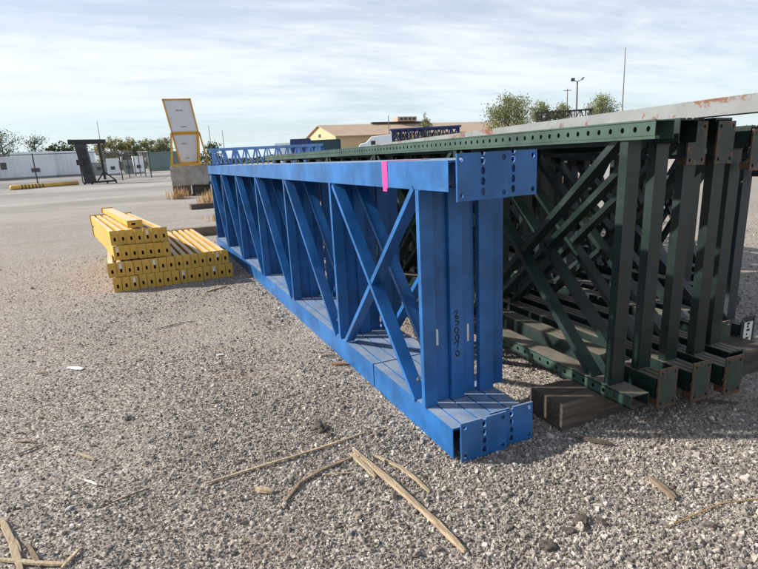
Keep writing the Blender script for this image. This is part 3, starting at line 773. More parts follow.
def panel(pts, nm):
    """a framed panel from four corners (bottom-left, bottom-right, top-right, top-left)"""
    bl, br, tr, tl = [Vector(p) for p in pts]
    n = (br - bl).cross(tl - bl).normalized()
    root = MB().add([p + n * s_ for s_ in (0.0, -0.05) for p in (bl, br, tr, tl)], [(0,1,2,3),(7,6,5,4),(0,4,5,1),(1,5,6,2),(2,6,7,3),(3,7,4,0)]).build(nm, M['white_panel'], st)
    for a, b in ((bl, br), (br, tr), (tr, tl), (tl, bl)):
        d = (b - a).normalized(); s_ = d.cross(n)
        MB().sweep([(-0.03, -0.055), (0.03, -0.055), (0.03, 0.03), (-0.03, 0.03)], a - d * 0.0295, b + d * 0.0295, s_, n).build('rim', Y_ if a is not bl else M['yellow_dirty'], root)
    u = (br - bl); w_ = (tl - bl)
    for k, wd in ((0.16, 0.20), (0.66, 0.26)):
        c0 = bl + u * (0.5 - wd / 2) + w_ * k; c1 = c0 + u * wd; hh = w_ * 0.022
        MB().add([c0 + n * e for e in (0.001, 0.02)] + [c1 + n * e for e in (0.001, 0.02)] + [c0 + hh + n * e for e in (0.001, 0.02)] + [c1 + hh + n * e for e in (0.001, 0.02)],
                 [(0,2,3,1),(4,5,7,6),(0,1,5,4),(2,6,7,3),(1,3,7,5),(0,4,6,2)]).build('handle', M['grey_steel'], root)
    return root
panel([(-0.30, 0.30, 0.12), (0.40, 0.30, 0.12), (0.52, 0.06, 1.28), (-0.46, 0.06, 1.28)], 'lower_panel')
panel([(-0.46, 0.04, 1.345), (0.56, 0.04, 1.345), (0.40, -0.06, 2.62), (-0.64, -0.06, 2.62)], 'upper_panel')

def weed(label, x, y, n, h_, seed):
    rnd = random.Random(seed); mb = MB(); z = terrain(x, y) - 0.02
    for _ in range(n):
        a = rnd.uniform(0, 6.28); rr = rnd.uniform(0, 0.28); bx, by = rr * math.cos(a) * 1.8, rr * math.sin(a)
        hh = h_ * rnd.uniform(0.4, 1.0); le = rnd.uniform(0.1, 0.6) * hh; b2 = rnd.uniform(0, 6.28); w_ = rnd.uniform(0.006, 0.014)
        p0 = Vector((bx, by, 0)); p1 = p0 + Vector((le * 0.4 * math.cos(b2), le * 0.4 * math.sin(b2), hh * 0.6)); p2 = p0 + Vector((le * math.cos(b2), le * math.sin(b2), hh))
        s_ = Vector((math.sin(b2), -math.cos(b2), 0)) * w_
        mb.add([p0 - s_, p0 + s_, p1 + s_ * 0.8, p1 - s_ * 0.8, p2], [(0, 1, 2, 3), (3, 2, 4)])
    o = mb.build('dry_weed', M['straw']); o.location = (x, y, z)
    return tag(o, label, 'weed', 'dry weeds round the concrete block')
weed('dry tan weeds at the left foot of the concrete block', 1.0, 22.6, 160, 0.55, 1)
weed('dry tan weed clump between the concrete block and the blue frame end', 1.85, 19.2, 260, 0.48, 2)
weed('dry tan weeds at the right foot of the concrete block', 2.25, 21.5, 200, 0.5, 3)
weed('low dry weed tuft just past the grey timber', 1.55, 14.6, 90, 0.22, 4)

# ------------------------------------------------------------------ splinters and litter on the gravel
def splinter(label, pts, w_, th, mat, name='wood_splinter', cat='splinter'):
    """a split piece of wood lying along ground points"""
    rnd = random.Random(len(label) * 7 + int(pts[0][0] * 100)); mb = MB(); P = []
    cx, cy = pts[0]
    full = []
    for a, b in zip(pts, pts[1:]):
        for k in range(3): full.append((a[0] + (b[0] - a[0]) * k / 3, a[1] + (b[1] - a[1]) * k / 3))
    full.append(pts[-1]); n = len(full)
    vs = []
    for i, (x, y) in enumerate(full):
        j = min(i + 1, n - 1); k = max(i - 1, 0)
        d = Vector((full[j][0] - full[k][0], full[j][1] - full[k][1], 0)).normalized(); s_ = Vector((-d.y, d.x, 0))
        tt = i / (n - 1); tw = w_ * (0.35 + 0.65 * min(1, 4 * min(tt, 1 - tt) + 0.25)) * rnd.uniform(0.85, 1.12)
        z = terrain(x, y) + 0.006 + 0.004 * math.sin(tt * 3.1)
        c_ = Vector((x - cx, y - cy, z))
        vs += [c_ - s_ * tw, c_ - s_ * tw * 0.8 + Vector((0, 0, th)), c_ + s_ * tw * 0.7 + Vector((0, 0, th * rnd.uniform(0.7, 1.1))), c_ + s_ * tw]
    fs = []
    for i in range(n - 1):
        for k in range(4): fs.append((i * 4 + k, i * 4 + (k + 1) % 4, (i + 1) * 4 + (k + 1) % 4, (i + 1) * 4 + k))
    fs += [(3, 2, 1, 0), tuple((n - 1) * 4 + k for k in range(4))]
    o = mb.add(vs, fs).build(name, mat); o.location = (cx, cy, 0)
    return tag(o, label, cat, 'wood splinters on the gravel')
S = splinter
S('long thin pale splinter lying left of the splinter fan, nearly parallel to the picture edge', [(0.05, 2.47), (0.48, 2.50), (0.91, 2.56)], 0.008, 0.008, M['stick'])
S('curved grey splinter bending below the long thin one', [(0.33, 2.12), (0.46, 2.27), (0.60, 2.33), (0.77, 2.36)], 0.011, 0.008, M['stick_dark'])
S('longest widest pale splinter running towards the bottom edge of the picture', [(0.79, 2.42), (0.85, 2.05), (0.90, 1.72), (0.92, 1.53)], 0.016, 0.014, M['stick'])
S('curved pale splinter right of the longest one, beside the blue rail', [(0.87, 2.32), (0.94, 2.16), (0.965, 2.02), (0.975, 1.92)], 0.011, 0.009, M['stick'])
S('short pale splinter lying against the top of the longest one', [(0.765, 2.40), (0.785, 2.27), (0.80, 2.14)], 0.013, 0.010, M['stick'])
S('thin reddish sliver between the curved grey splinter and the fan', [(0.59, 2.28), (0.73, 2.22)], 0.005, 0.005, M['stick'])
S('small pale sliver above the top of the splinter fan', [(0.91, 2.51), (1.02, 2.55)], 0.006, 0.006, M['stick'])
S('wide pale lath standing out at the bottom left corner', [(-0.815, 2.61), (-0.74, 2.42), (-0.665, 2.20)], 0.016, 0.010, M['stick'])
S('pale lath crossing the others flat along the bottom left edge', [(-0.76, 2.31), (-0.62, 2.22), (-0.51, 2.16)], 0.012, 0.008, M['stick'])
S('short pale lath slanting up at the right of the corner laths', [(-0.52, 2.14), (-0.465, 2.235)], 0.010, 0.008, M['stick'])
S('short grey lath between the corner laths', [(-0.67, 2.36), (-0.60, 2.19)], 0.011, 0.009, M['stick_dark'])
S('tiny pale lath piece beside the wide corner lath', [(-0.735, 2.43), (-0.69, 2.32)], 0.010, 0.008, M['stick'])
S('small white chip lying alone left of the middle', [(-0.50, 2.785), (-0.44, 2.71)], 0.007, 0.005, M['sticker'], 'chip', 'chip')
S('two toned grey sliver near the left picture edge', [(-0.87, 3.24), (-0.76, 3.30)], 0.008, 0.006, M['stick_dark'])
S('pale chip just right of the grey sliver near the left edge', [(-0.56, 3.09), (-0.47, 2.97)], 0.009, 0.006, M['stick'], 'chip', 'chip')
S('white paper scrap on the gravel below the yellow beams', [(-0.79, 4.62), (-0.68, 4.52)], 0.028, 0.003, M['sticker'], 'paper_scrap', 'paper')
S('pale splinter on the gravel before the right end of the yellow beams', [(0.44, 6.62), (0.70, 6.80)], 0.020, 0.010, M['stick'])
S('small tan splinter close beside the blue lower rail', [(1.02, 3.86), (1.14, 3.82)], 0.010, 0.008, M['stick'])
S('brown bark piece on the lit gravel at the right', [(1.915, 1.56), (1.90, 1.48), (1.885, 1.40)], 0.016, 0.018, M['stick_dark'], 'bark_piece', 'bark')
S('dark flat wood piece in the shade before the timber block', [(1.885, 1.975), (1.985, 1.845)], 0.014, 0.014, M['timber'], 'wood_piece', 'wood')
S('dry stem lying towards the lit gravel before the green plates', [(2.52, 1.98), (2.36, 1.86), (2.19, 1.74)], 0.004, 0.004, M['stick_dark'], 'dry_twig', 'stem')
S('thin dry stem lying across the right foreground', [(1.70, 1.30), (2.02, 1.30), (2.30, 1.22)], 0.003, 0.004, M['straw'], 'dry_twig', 'stem')
S('brown shard on the ground right of the green plates', [(2.72, 2.05), (2.95, 1.86)], 0.012, 0.010, M['timber'], 'wood_piece', 'wood')
S('brown rag of bark under the curved grey splinter', [(0.26, 2.31), (0.33, 2.25)], 0.020, 0.012, M['stick'], 'bark_piece', 'bark')

S('flat pale chip near the left edge below the yellow beams', [(-1.02, 4.62), (-0.93, 4.60)], 0.010, 0.005, M['stick'], 'chip', 'chip')
S('short tan splinter pair piece above the two toned sliver', [(-0.92, 3.42), (-0.83, 3.37)], 0.009, 0.007, M['stick'])
S('thin dark twig in the brown dirt above the corner laths', [(-0.40, 2.50), (-0.20, 2.56)], 0.004, 0.005, M['timber'], 'dry_twig', 'twig')
S('tiny white chip on the gravel right of the paper scrap', [(0.30, 4.30), (0.36, 4.27)], 0.010, 0.004, M['sticker'], 'chip', 'chip')
S('rust brown splinter against the blue rail near its splice', [(1.06, 3.62), (1.17, 3.56)], 0.014, 0.010, M['bark_brown'])
S('grey twig on the brown dirt before the yellow beams', [(-0.15, 5.3), (0.10, 5.42), (0.22, 5.40)], 0.006, 0.006, M['stick_dark'], 'dry_twig', 'twig')
def rock(label, x, y, s_, mat, seed, sq=(1.2, 1.0, 0.6)):
    bm = bmesh.new(); bmesh.ops.create_icosphere(bm, subdivisions=3, radius=1.0)
    for v_ in bm.verts:
        q = noise.noise(v_.co * 1.3 + Vector((seed, 0, seed))) * 0.55 + noise.noise(v_.co * 4 + Vector((seed, 2, 0))) * 0.22
        v_.co *= 1 + q; v_.co = Vector((v_.co.x * sq[0], v_.co.y * sq[1], v_.co.z * sq[2])) * s_
    me = bpy.data.meshes.new('rock'); bm.to_mesh(me); bm.free(); me.materials.append(mat)
    o = bpy.data.objects.new('rock', me); col.objects.link(o); o.location = (x, y, terrain(x, y) + s_ * 0.25); o.rotation_euler = (0, 0, seed)
    return tag(o, label, 'rock')
M['clod'] = plain('dark_clod', (84, 76, 70), 0.95, 0.3, 30, 0.6)
M['pale_rock'] = plain('pale_rock', (150, 140, 128), 0.9, 0.2, 30, 0.5)
rock('dark clod of dirt above the long thin splinter', 0.70, 2.73, 0.042, M['clod'], 1.3)
rock('dark clod low on the gravel beside the brown bark rag', 0.73, 2.63, 0.02, M['clod'], 4.3)
rock('pale flat stone in the shade right of the green plates', 2.47, 1.73, 0.020, M['pale_rock'], 2.2)
rock('brown clod beside the longest splinter near the bottom', 0.62, 1.92, 0.02, M['pale_rock'], 6.1)
rock('dark stone low in the right foreground', 1.22, 1.42, 0.026, M['clod'], 8.7)
rock('largest dark clod in the debris patch at the bottom right of centre', 1.43, 1.47, 0.030, M['clod'], 3.7, (1.3, 0.9, 0.5))
rock('small dark clod left in the debris patch at the bottom', 1.35, 1.45, 0.020, M['clod'], 5.5)
rock('small dark clod right in the debris patch at the bottom', 1.50, 1.43, 0.018, M['clod'], 7.9)
rock('dark stone near the left edge above the corner laths', -0.32, 3.42, 0.022, M['clod'], 9.4)

# ------------------------------------------------------------------ chain link fence and gate
def wires(x0, x1, z0, z1, s_=0.11, r=0.0045):
    mb = MB(); w_ = x1 - x0; h_ = z1 - z0
    k = -h_
    def seg(a, b):
        d = (Vector(b) - Vector(a)).normalized(); n = Vector((-d.z, 0, d.x)) * r
        a, b = Vector(a), Vector(b)
        mb.add([a - n, b - n, b + Vector((0, r * 1.6, 0))], [(0, 1, 2)]) if False else mb.add([a - n, b - n, b + n, a + n], [(0, 1, 2, 3)])
    while k < w_:
        a = max(0.0, k); b = min(w_, k + h_)
        if b - a > 0.02:
            seg((x0 + a, 0, z0 + a - k), (x0 + b, 0, z0 + b - k))
            seg((x0 + a, 0.004, z1 - (a - k)), (x0 + b, 0.004, z1 - (b - k)))
        k += s_
    return mb
def fence(label, a, b, n_post, h_, cat='fence', name='chain_link_fence', ends=True):
    a, b = Vector(a), Vector(b); d = b - a; ln = d.length
    za, zb_ = terrain(a.x, a.y), terrain(b.x, b.y)
    root = empty(name, (a.x, a.y, za - 0.02), math.atan2(d.y, d.x), label, cat)
    sl = (zb_ - za) / ln
    root.rotation_euler = (0, -math.atan(sl), math.atan2(d.y, d.x))
    for i in range(n_post):
        x = ln * i / (n_post - 1)
        MB().tube([(x, 0, -0.1), (x, 0, h_ + 0.06)], 0.038, 7).build('post', M['grey_steel'] if 0 else M['dark_steel'], root)
    MB().tube([(0, 0, h_), (ln, 0, h_)], 0.028, 6).build('top_rail', M['grey_steel'], root)
    MB().tube([(0, 0, 0.06), (ln, 0, 0.06)], 0.012, 5).build('bottom_wire', M['grey_steel'], root)
    w_ = wires(0, ln, 0.06, h_).build('wire_mesh', M['grey_steel'], root); w_['kind'] = 'stuff'
    return root
fence('chain link fence running along the far left behind the yellow bar', (-13.8, 36.3), (-1.78, 43.3), 6, 2.02)
fence('chain link fence leaf turning away behind the black machine', (-1.78, 43.3), (-1.0, 49.6), 3, 2.0)
fence('chain link gate standing open beside the grey green container', (-0.63, 49.1), (0.15, 44.8), 3, 1.95, 'gate', 'fence_gate')

# yellow striped bar on the ground
yb = empty('parking_bar', (-7.6, 37.95, terrain(-7.6, 37.95)), math.atan2(2.3, 3.3), 'yellow striped bar lying on the ground before the far left fence', 'bar')
MB().sweep(ngon(0, 0.14, 0.14, 0.14, 10), (0, 0, 0), (4.0, 0, 0), (0, 1, 0), (0, 0, 1)).build('bar_body', M['yellow'], yb, True)
for k in range(7):
    MB().sweep(ngon(0, 0.14, 0.1425, 0.1425, 10), (0.55 + 0.2 * k, 0, 0), (0.61 + 0.2 * k, 0, 0), (0, 1, 0), (0, 0, 1)).build('stripe', M['black_steel'], yb)

# black steel machine
bmx = empty('lifting_machine', (-3.45, 39.6, terrain(-3.45, 39.6)), RAD(-4), 'tall black steel lifting machine with a slanted body and top beam', 'machine')
K = M['black_steel']
MB().sweep([(-0.95, 2.50), (-0.94, 2.80), (1.18, 2.74), (1.18, 2.50), (0.10, 2.48)], (0, -0.20, 0), (0, 0.20, 0), (1, 0, 0), (0, 0, 1)).build('top_beam', K, bmx)
MB().sweep([(-0.60, 2.49), (0.0, 2.49), (0.26, 0.12), (-0.36, 0.10)], (0, -0.26, 0), (0, 0.26, 0), (1, 0, 0), (0, 0, 1)).build('body', M['dark_steel'], bmx)
for q in range(3): MB().box((-0.42 + 0.09 * q, -0.31, 1.9 - 0.6 * q), (0.02 + 0.08 * q, -0.262, 2.2 - 0.6 * q)).build('body_panel', K, bmx)
MB().box((-0.62, -0.42, 1.22), (-0.22, -0.262, 1.56)).build('motor_box', K, bmx)
bar((0.80, 0, 0.25), (0.76, 0, 2.50), 0.07, 'post', K, bmx)
bar((-0.45, 0, 0.10), (1.45, 0, 0.14), 0.06, 'base', K, bmx)
bar((0.80, 0, 0.75), (0.35, 0, 0.18), 0.04, 'strut', K, bmx)
bar((0.80, 0, 0.75), (1.40, 0, 0.18), 0.04, 'strut', K, bmx)
for q in (-0.42, 0.0, 0.9, 1.42):
    MB().tube([(q, -0.07, 0.045), (q, 0.07, 0.045)], 0.055, 10).build('caster', M['rubber'], bmx)

# ------------------------------------------------------------------ sheds, containers and truck beyond
def container(name, label, cx, cy, sx, sy, sz, rz, mat, cat, ribs=0.25, vent=None, doors=0, roofm=None):
    z = terrain(cx, cy) - 0.02
    root = empty(name, (cx, cy, z), rz, label, cat)
    mb = MB(); n = max(2, int(sx / ribs)); d = 0.035
    # corrugated long sides
    for sgn in (-1, 1):
        prof = []
        for i in range(n):
            a = -sx / 2 + sx * i / n; w_ = sx / n
            prof += [(a, 0), (a + w_ * 0.3, 0), (a + w_ * 0.5, d), (a + w_ * 0.8, d)]
        prof.append((sx / 2, 0))
        vs = [(a, sgn * (sy / 2 - b), zz_) for zz_ in (0.16, sz - 0.1) for a, b in prof]; k = len(prof)
        mb.add(vs, [(i, i + 1, k + i + 1, k + i) for i in range(k - 1)])
    mb.add([(s_ * sx / 2, y_, z_) for s_ in (-1, 1) for y_ in (-sy / 2 + 0.01, sy / 2 - 0.01) for z_ in (0.16, sz - 0.1)], [(0, 1, 3, 2), (4, 6, 7, 5)])
    mb.build('shell', mat, root)
    MB().box((-sx / 2 - 0.03, -sy / 2 - 0.03, sz - 0.1), (sx / 2 + 0.03, sy / 2 + 0.03, sz)).build('roof', roofm or mat, root)
    MB().box((-sx / 2 - 0.03, -sy / 2 - 0.03, 0.0), (sx / 2 + 0.03, sy / 2 + 0.03, 0.16)).build('sill', M['grey_shed'], root)
    for s_ in (-1, 1): MB().box((s_ * sx / 2 - 0.06, -sy / 2 - 0.035, 0.161), (s_ * sx / 2 + 0.06, -sy / 2 + 0.04, sz - 0.101)).build('corner_post', mat, root)
    if vent:
        for (a, b, w_, h_) in vent:
            vo = MB().box((a, -sy / 2 - 0.06, b), (a + w_, -sy / 2 - 0.005, b + h_)).build('vent', M['dark_glass'], root)
            MB().box((a - 0.06, -sy / 2 - 0.04, b - 0.06), (a + w_ + 0.06, -sy / 2 - 0.003, b - 0.001)).build('vent_frame', mat, vo)
    for q in range(doors):
        x = -sx / 2 + 0.5 + q * 1.1
        do = MB().box((x, -sy / 2 - 0.05, 0.2), (x + 0.9, -sy / 2 - 0.004, sz - 0.25)).build('door', mat, root)
        MB().box((x + 0.42, -sy / 2 - 0.09, 0.3), (x + 0.46, -sy / 2 - 0.052, sz - 0.4)).build('lock_bar', M['grey_steel'], do)
    return root
container('portable_shed', 'white portable shed with a small dark vent behind the left fence', -9.6, 59.6, 3.2, 2.4, 2.35, RAD(3), M['white_shed'], 'shed', 0.5, [(-0.25, 0.55, 0.65, 0.35)], 0)
container('equipment_box', 'white equipment box with a dark angled window left of the vented shed', -12.0, 59.2, 1.5, 2.2, 2.0, RAD(3), M['white_shed'], 'box', 0.5, [(-0.1, 0.9, 0.45, 0.6)])
container('equipment_box', 'grey box container at the far left picture edge', -14.6, 58.0, 3.0, 2.4, 2.2, RAD(6), M['grey_shed'], 'container', 0.3)
container('portable_shed', 'white ribbed shed standing behind the black lifting machine', -6.4, 60.5, 3.4, 2.4, 2.3, RAD(2), M['white_shed'], 'shed', 0.35)
container('shipping_container', 'grey green container right of the fence gate', 1.75, 62.8, 3.2, 2.4, 1.95, RAD(-1), M['teal_shed'], 'container', 0.3, None, 0)
container('equipment_box', 'dark box standing between the two white sheds', -7.8, 62.0, 1.0, 1.6, 2.0, RAD(2), M['dark_steel'], 'box', 0.4)
container('shipping_container', 'dark blue container above the far end of the green rail', 11.4, 43.0, 1.5, 2.0, 2.35, RAD(-15), M['navy'], 'container', 0.3)
container('shipping_container', 'teal container in front of the tan gabled building', 17.0, 57.0, 4.6, 2.4, 2.35, RAD(-17), M['dark_teal'], 'container', 0.3)
container('equipment_box', 'bright blue covered bin before the teal container', 14.4, 50.0, 1.9, 1.6, 1.55, RAD(-16), M['teal_tarp'], 'bin', 0.3)
container('equipment_box', 'white box beside the dark blue container', 13.6, 58.0, 1.8, 1.8, 2.2, RAD(-16), M['white_shed'], 'box', 0.4)
for i, (x, y, w_, h_, mt) in enumerate([(-2.9, 55.5, 0.9, 1.5, 'white_shed'), (-1.7, 57.0, 0.7, 1.3, 'grey_shed'), (-0.8, 56.2, 0.8, 1.6, 'white_shed'), (-4.2, 56.5, 1.1, 1.2, 'grey_shed')]):
    container('utility_cabinet', ['white utility cabinet seen through the open gate', 'low grey utility cabinet behind the gate fence', 'taller white utility cabinet nearest the gate', 'wide grey utility cabinet behind the black machine'][i], x, y, w_, 0.8, h_, RAD(5 * i), M[mt], 'cabinet', 0.3, [(-0.2, 0.5, 0.35, 0.3)])

# white truck
tr = empty('white_truck', (22.9, 55.4, terrain(22.9, 55.4)), RAD(-24), 'white truck with sloped cab nose parked before the tan building', 'truck')
MB().sweep([(-1.75, 0.95), (-1.75, 1.45), (-1.55, 1.70), (-0.9, 1.85), (-0.35, 2.40), (1.8, 2.52), (1.85, 0.95)], (0, -0.95, 0), (0, 0.95, 0), (1, 0, 0), (0, 0, 1)).build('cab_body', M['white_shed'], tr, bevel=0.06)
wn = MB().box((-0.42, -0.985, 1.55), (0.05, -0.953, 1.95)).build('side_window', M['dark_glass'], tr)
MB().box((-1.765, -0.7, 1.05), (-1.752, 0.7, 1.30)).build('grille', M['dark_steel'], tr)
MB().sweep([(-0.86, 1.90), (-0.40, 2.36), (-0.41, 2.375), (-0.87, 1.915)], (0, -0.8, 0), (0, 0.8, 0), (1, 0, 0), (0, 0, 1)).build('windscreen', M['dark_glass'], tr)
MB().box((-1.7, -0.9, 0.55), (1.8, 0.9, 0.948)).build('chassis', M['dark_steel'], tr)
for x in (-1.1, 1.1):
    for y in (-0.82, 0.82):
        wh = MB().tube([(x, y - 0.13, 0.47), (x, y + 0.13, 0.47)], 0.47, 18).build('wheel', M['rubber'], tr)
        MB().tube([(x, y - 0.14, 0.47), (x, y + 0.14, 0.47)], 0.22, 14).build('rim', M['grey_steel'], wh)

# tan building with a gable end
bz = terrain(50, 106)
B = empty('warehouse_building', (35.0, 105.0, bz), math.atan2(4.4, 41.0), 'long tan gabled warehouse with grey lower walls beyond the racks', 'building')
Lb, Wb, He, Hr = 56.0, 16.0, 4.6, 7.0
def quad(mb, a, b, c_, d): mb.add([a, b, c_, d], [(0, 1, 2, 3)])
mb = MB(); mb.box((0, 0, 0), (Lb, Wb, 1.9)); mb.build('lower_wall', M['mauve_wall'], B)
mb = MB(); mb.box((0.05, 0.05, 1.9), (Lb - 0.05, Wb - 0.05, He)); mb.build('upper_wall', M['tan_wall'], B)
mb = MB().add([(0.02, 0, He), (0.02, Wb, He), (0.02, Wb / 2, Hr), (0.3, 0, He), (0.3, Wb, He), (0.3, Wb / 2, Hr)], [(0, 2, 1), (3, 4, 5), (0, 1, 4, 3), (1, 2, 5, 4), (2, 0, 3, 5)]); mb.build('gable', M['tan_wall'], B)
rf = MB()
e = 0.6
rf.add([(-0.4, -e, He - 0.2), (Lb, -e, He - 0.2), (Lb, Wb / 2, Hr), (-0.4, Wb / 2, Hr), (-0.4, -e, He - 0.05), (Lb, -e, He - 0.05), (Lb, Wb / 2, Hr + 0.15), (-0.4, Wb / 2, Hr + 0.15)], [(0,3,2,1),(4,5,6,7),(0,1,5,4),(1,2,6,5),(2,3,7,6),(3,0,4,7)])
rf.add([(-0.4, Wb + e, He - 0.2), (Lb, Wb + e, He - 0.2), (Lb, Wb / 2, Hr), (-0.4, Wb / 2, Hr), (-0.4, Wb + e, He - 0.05), (Lb, Wb + e, He - 0.05), (Lb, Wb / 2, Hr + 0.15), (-0.4, Wb / 2, Hr + 0.15)], [(0,1,2,3),(7,6,5,4),(4,5,1,0),(5,6,2,1),(6,7,3,2),(7,4,0,3)])
ro = rf.build('roof', M['tan_roof'], B)
MB().box((12.5, Wb / 2 - 0.4, Hr + 0.16), (27.5, Wb / 2 + 0.4, Hr + 0.55)).build('ridge_vent', M['dark_trim'], ro)
MB().box((18.6, Wb / 2 - 1.2, Hr + 0.56), (23.6, Wb / 2 + 1.2, Hr + 1.55)).build('roof_house', M['tan_roof'], ro)
for q in range(4): MB().box((19.2 + q * 1.1, Wb / 2 - 1.24, Hr + 0.85), (19.9 + q * 1.1, Wb / 2 - 1.195, Hr + 1.3)).build('window', M['dark_glass'], B)
for q, x in enumerate((6.0, 13.0, 20.0, 27.0, 34.0, 41.0)): MB().box((x, -0.06, 0.1), (x + 2.6, -0.004, 3.2)).build('dock_door', M['dark_trim'] if q % 2 else M['grey_shed'], B)
MB().box((-0.06, 6.8, 0.1), (-0.004, 9.4, 3.2)).build('dock_door', M['dark_trim'], B)
MB().box((-0.05, 7.4, 4.7), (-0.004, 8.6, 5.3)).build('gable_vent', M['dark_trim'], B)

# racks stacked farther off: frames seen over the green rail
def far_frame(label, loc, rz, length, height, mat, pitch=0.62, group='far stacked rack frames', style='\\', w=0.12, hc=0.11):
    root = empty('rack_upright', loc, rz, label, 'rack frame', group)
    for z0 in (0.0, height - hc):
        MB().box((0, 0, z0), (length, w, z0 + hc)).build('column', mat, root)
    n = int(length / pitch)
    for k in range(n + 1):
        x = 0.12 + (length - 0.24) * k / n
        MB().box((x - 0.025, 0.02, hc), (x + 0.025, w - 0.02, height - hc)).build('brace', mat, root)
        if k < n:
            a = (x + 0.06, hc + 0.01) if (style == '/' or (style == 'x' and k % 2)) else (x + 0.06, height - hc - 0.01)
            b = (0.12 + (length - 0.24) * (k + 1) / n - 0.06, (height - hc - 0.01) if a[1] < height / 2 else hc + 0.01)
            d = Vector((b[0] - a[0], 0, b[1] - a[1])).normalized(); nn = Vector((-d.z, 0, d.x))
            MB().sweep([(-0.025, 0.02), (0.025, 0.02), (0.025, w - 0.02), (-0.025, w - 0.02)], (a[0], 0, a[1]), (b[0], 0, b[1]), nn, (0, 1, 0)).build('brace', mat, root)
    return root
def rest(x, y, dz=0.0): return (x, y, terrain(x, y) + dz)
# pale blue frames behind, resting on a row of navy ones
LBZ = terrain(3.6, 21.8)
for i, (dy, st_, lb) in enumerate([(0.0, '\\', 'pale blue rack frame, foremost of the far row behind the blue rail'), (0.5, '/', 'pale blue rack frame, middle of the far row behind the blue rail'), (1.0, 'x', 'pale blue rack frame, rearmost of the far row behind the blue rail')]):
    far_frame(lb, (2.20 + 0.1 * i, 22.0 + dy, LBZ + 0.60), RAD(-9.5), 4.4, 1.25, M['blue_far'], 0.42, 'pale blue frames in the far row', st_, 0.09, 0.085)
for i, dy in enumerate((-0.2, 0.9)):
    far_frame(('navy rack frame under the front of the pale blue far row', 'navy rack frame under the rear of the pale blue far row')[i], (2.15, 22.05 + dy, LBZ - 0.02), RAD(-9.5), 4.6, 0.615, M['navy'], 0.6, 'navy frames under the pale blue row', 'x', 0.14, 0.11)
# high stack of blue frames before the building
SBZ = terrain(15, 28.2)
for i in range(3):
    far_frame('navy rack frame, %s of the three stacked high before the tan building' % ('lowest', 'middle', 'topmost')[i], (13.10 + 0.06 * i, 29.55 - 0.05 * i, SBZ - 0.02 + 0.845 * i), RAD(-28.5), 4.0, 0.84, M['navy'] if i < 2 else M['navy'], 0.5, 'navy frames stacked before the tan building', 'x', 0.6, 0.09)
for i in range(3):
    far_frame('navy rack frame, %s behind the topmost of the high navy stack' % ('first', 'second', 'third')[i], (13.42 + 0.30 * i, 30.10 + 0.55 * i, SBZ - 0.02 + 1.69 - 0.03 * i), RAD(-28.5), 4.1, 0.86, M['navy'], 0.45, 'navy frames behind the topmost one', ('/', '\\', 'x')[i], 0.2, 0.09)
KBZ = terrain(26, 30.4)
for i in range(4):
    far_frame('black rack frame, %s in the tall stack below the light pole' % ('lowest', 'second lowest', 'second highest', 'topmost')[i], (24.9 + 0.05 * i, 31.55, KBZ - 0.02 + 0.805 * i), RAD(-40.5), 3.75, 0.80, M['black_steel'] if i % 2 else M['dark_steel'], 0.35, 'black frames in the tall stack', 'x', 0.7, 0.08)
# brown pallets behind the green frames, glimpsed between the posts
def pallet(label, x, y, z, rz):
    root = empty('wooden_pallet', (x, y, z), rz, label, 'pallet', 'wooden pallets behind the green frames')
    for k in range(7): MB().box((-0.6 + k * 0.175, -0.5, 0.115), (-0.6 + k * 0.175 + 0.10, 0.5, 0.135)).build('deck_board', M['timber_grey'], root)
    for k in range(3): MB().box((-0.6 + k * 0.565, -0.5, 0.02), (-0.6 + k * 0.565 + 0.07, 0.5, 0.1148)).build('stringer', M['timber_grey'], root)
    for k in range(3): MB().box((-0.6, -0.5 + k * 0.45, 0.0), (0.575, -0.4 + k * 0.45, 0.0198)).build('bottom_board', M['timber_grey'], root)
    return root
for i in range(7):
    pallet('weathered wooden pallet, %s from the ground in the stack behind the green frames' % ORD[i], 7.0 + 0.02 * (i % 3), 8.2, terrain(7.0, 8.2) + 0.137 * i - 0.01, RAD(20 + 2 * (i % 2)))
# black hose loop on the ground behind the slate frame
hs = MB().tube([(4.55 + 0.35 * math.cos(a / 10 * 6.28) * (1 + 0.01 * a), 3.35 + 0.28 * math.sin(a / 10 * 6.28), 0.03 + 0.012 * (a // 10) + terrain(4.5, 3.3)) for a in range(0, 27)], 0.02, 7).build('black_hose', M['rubber'], None, True)
tag(hs, 'black hose coiled on the ground behind the slate blue frame', 'hose')

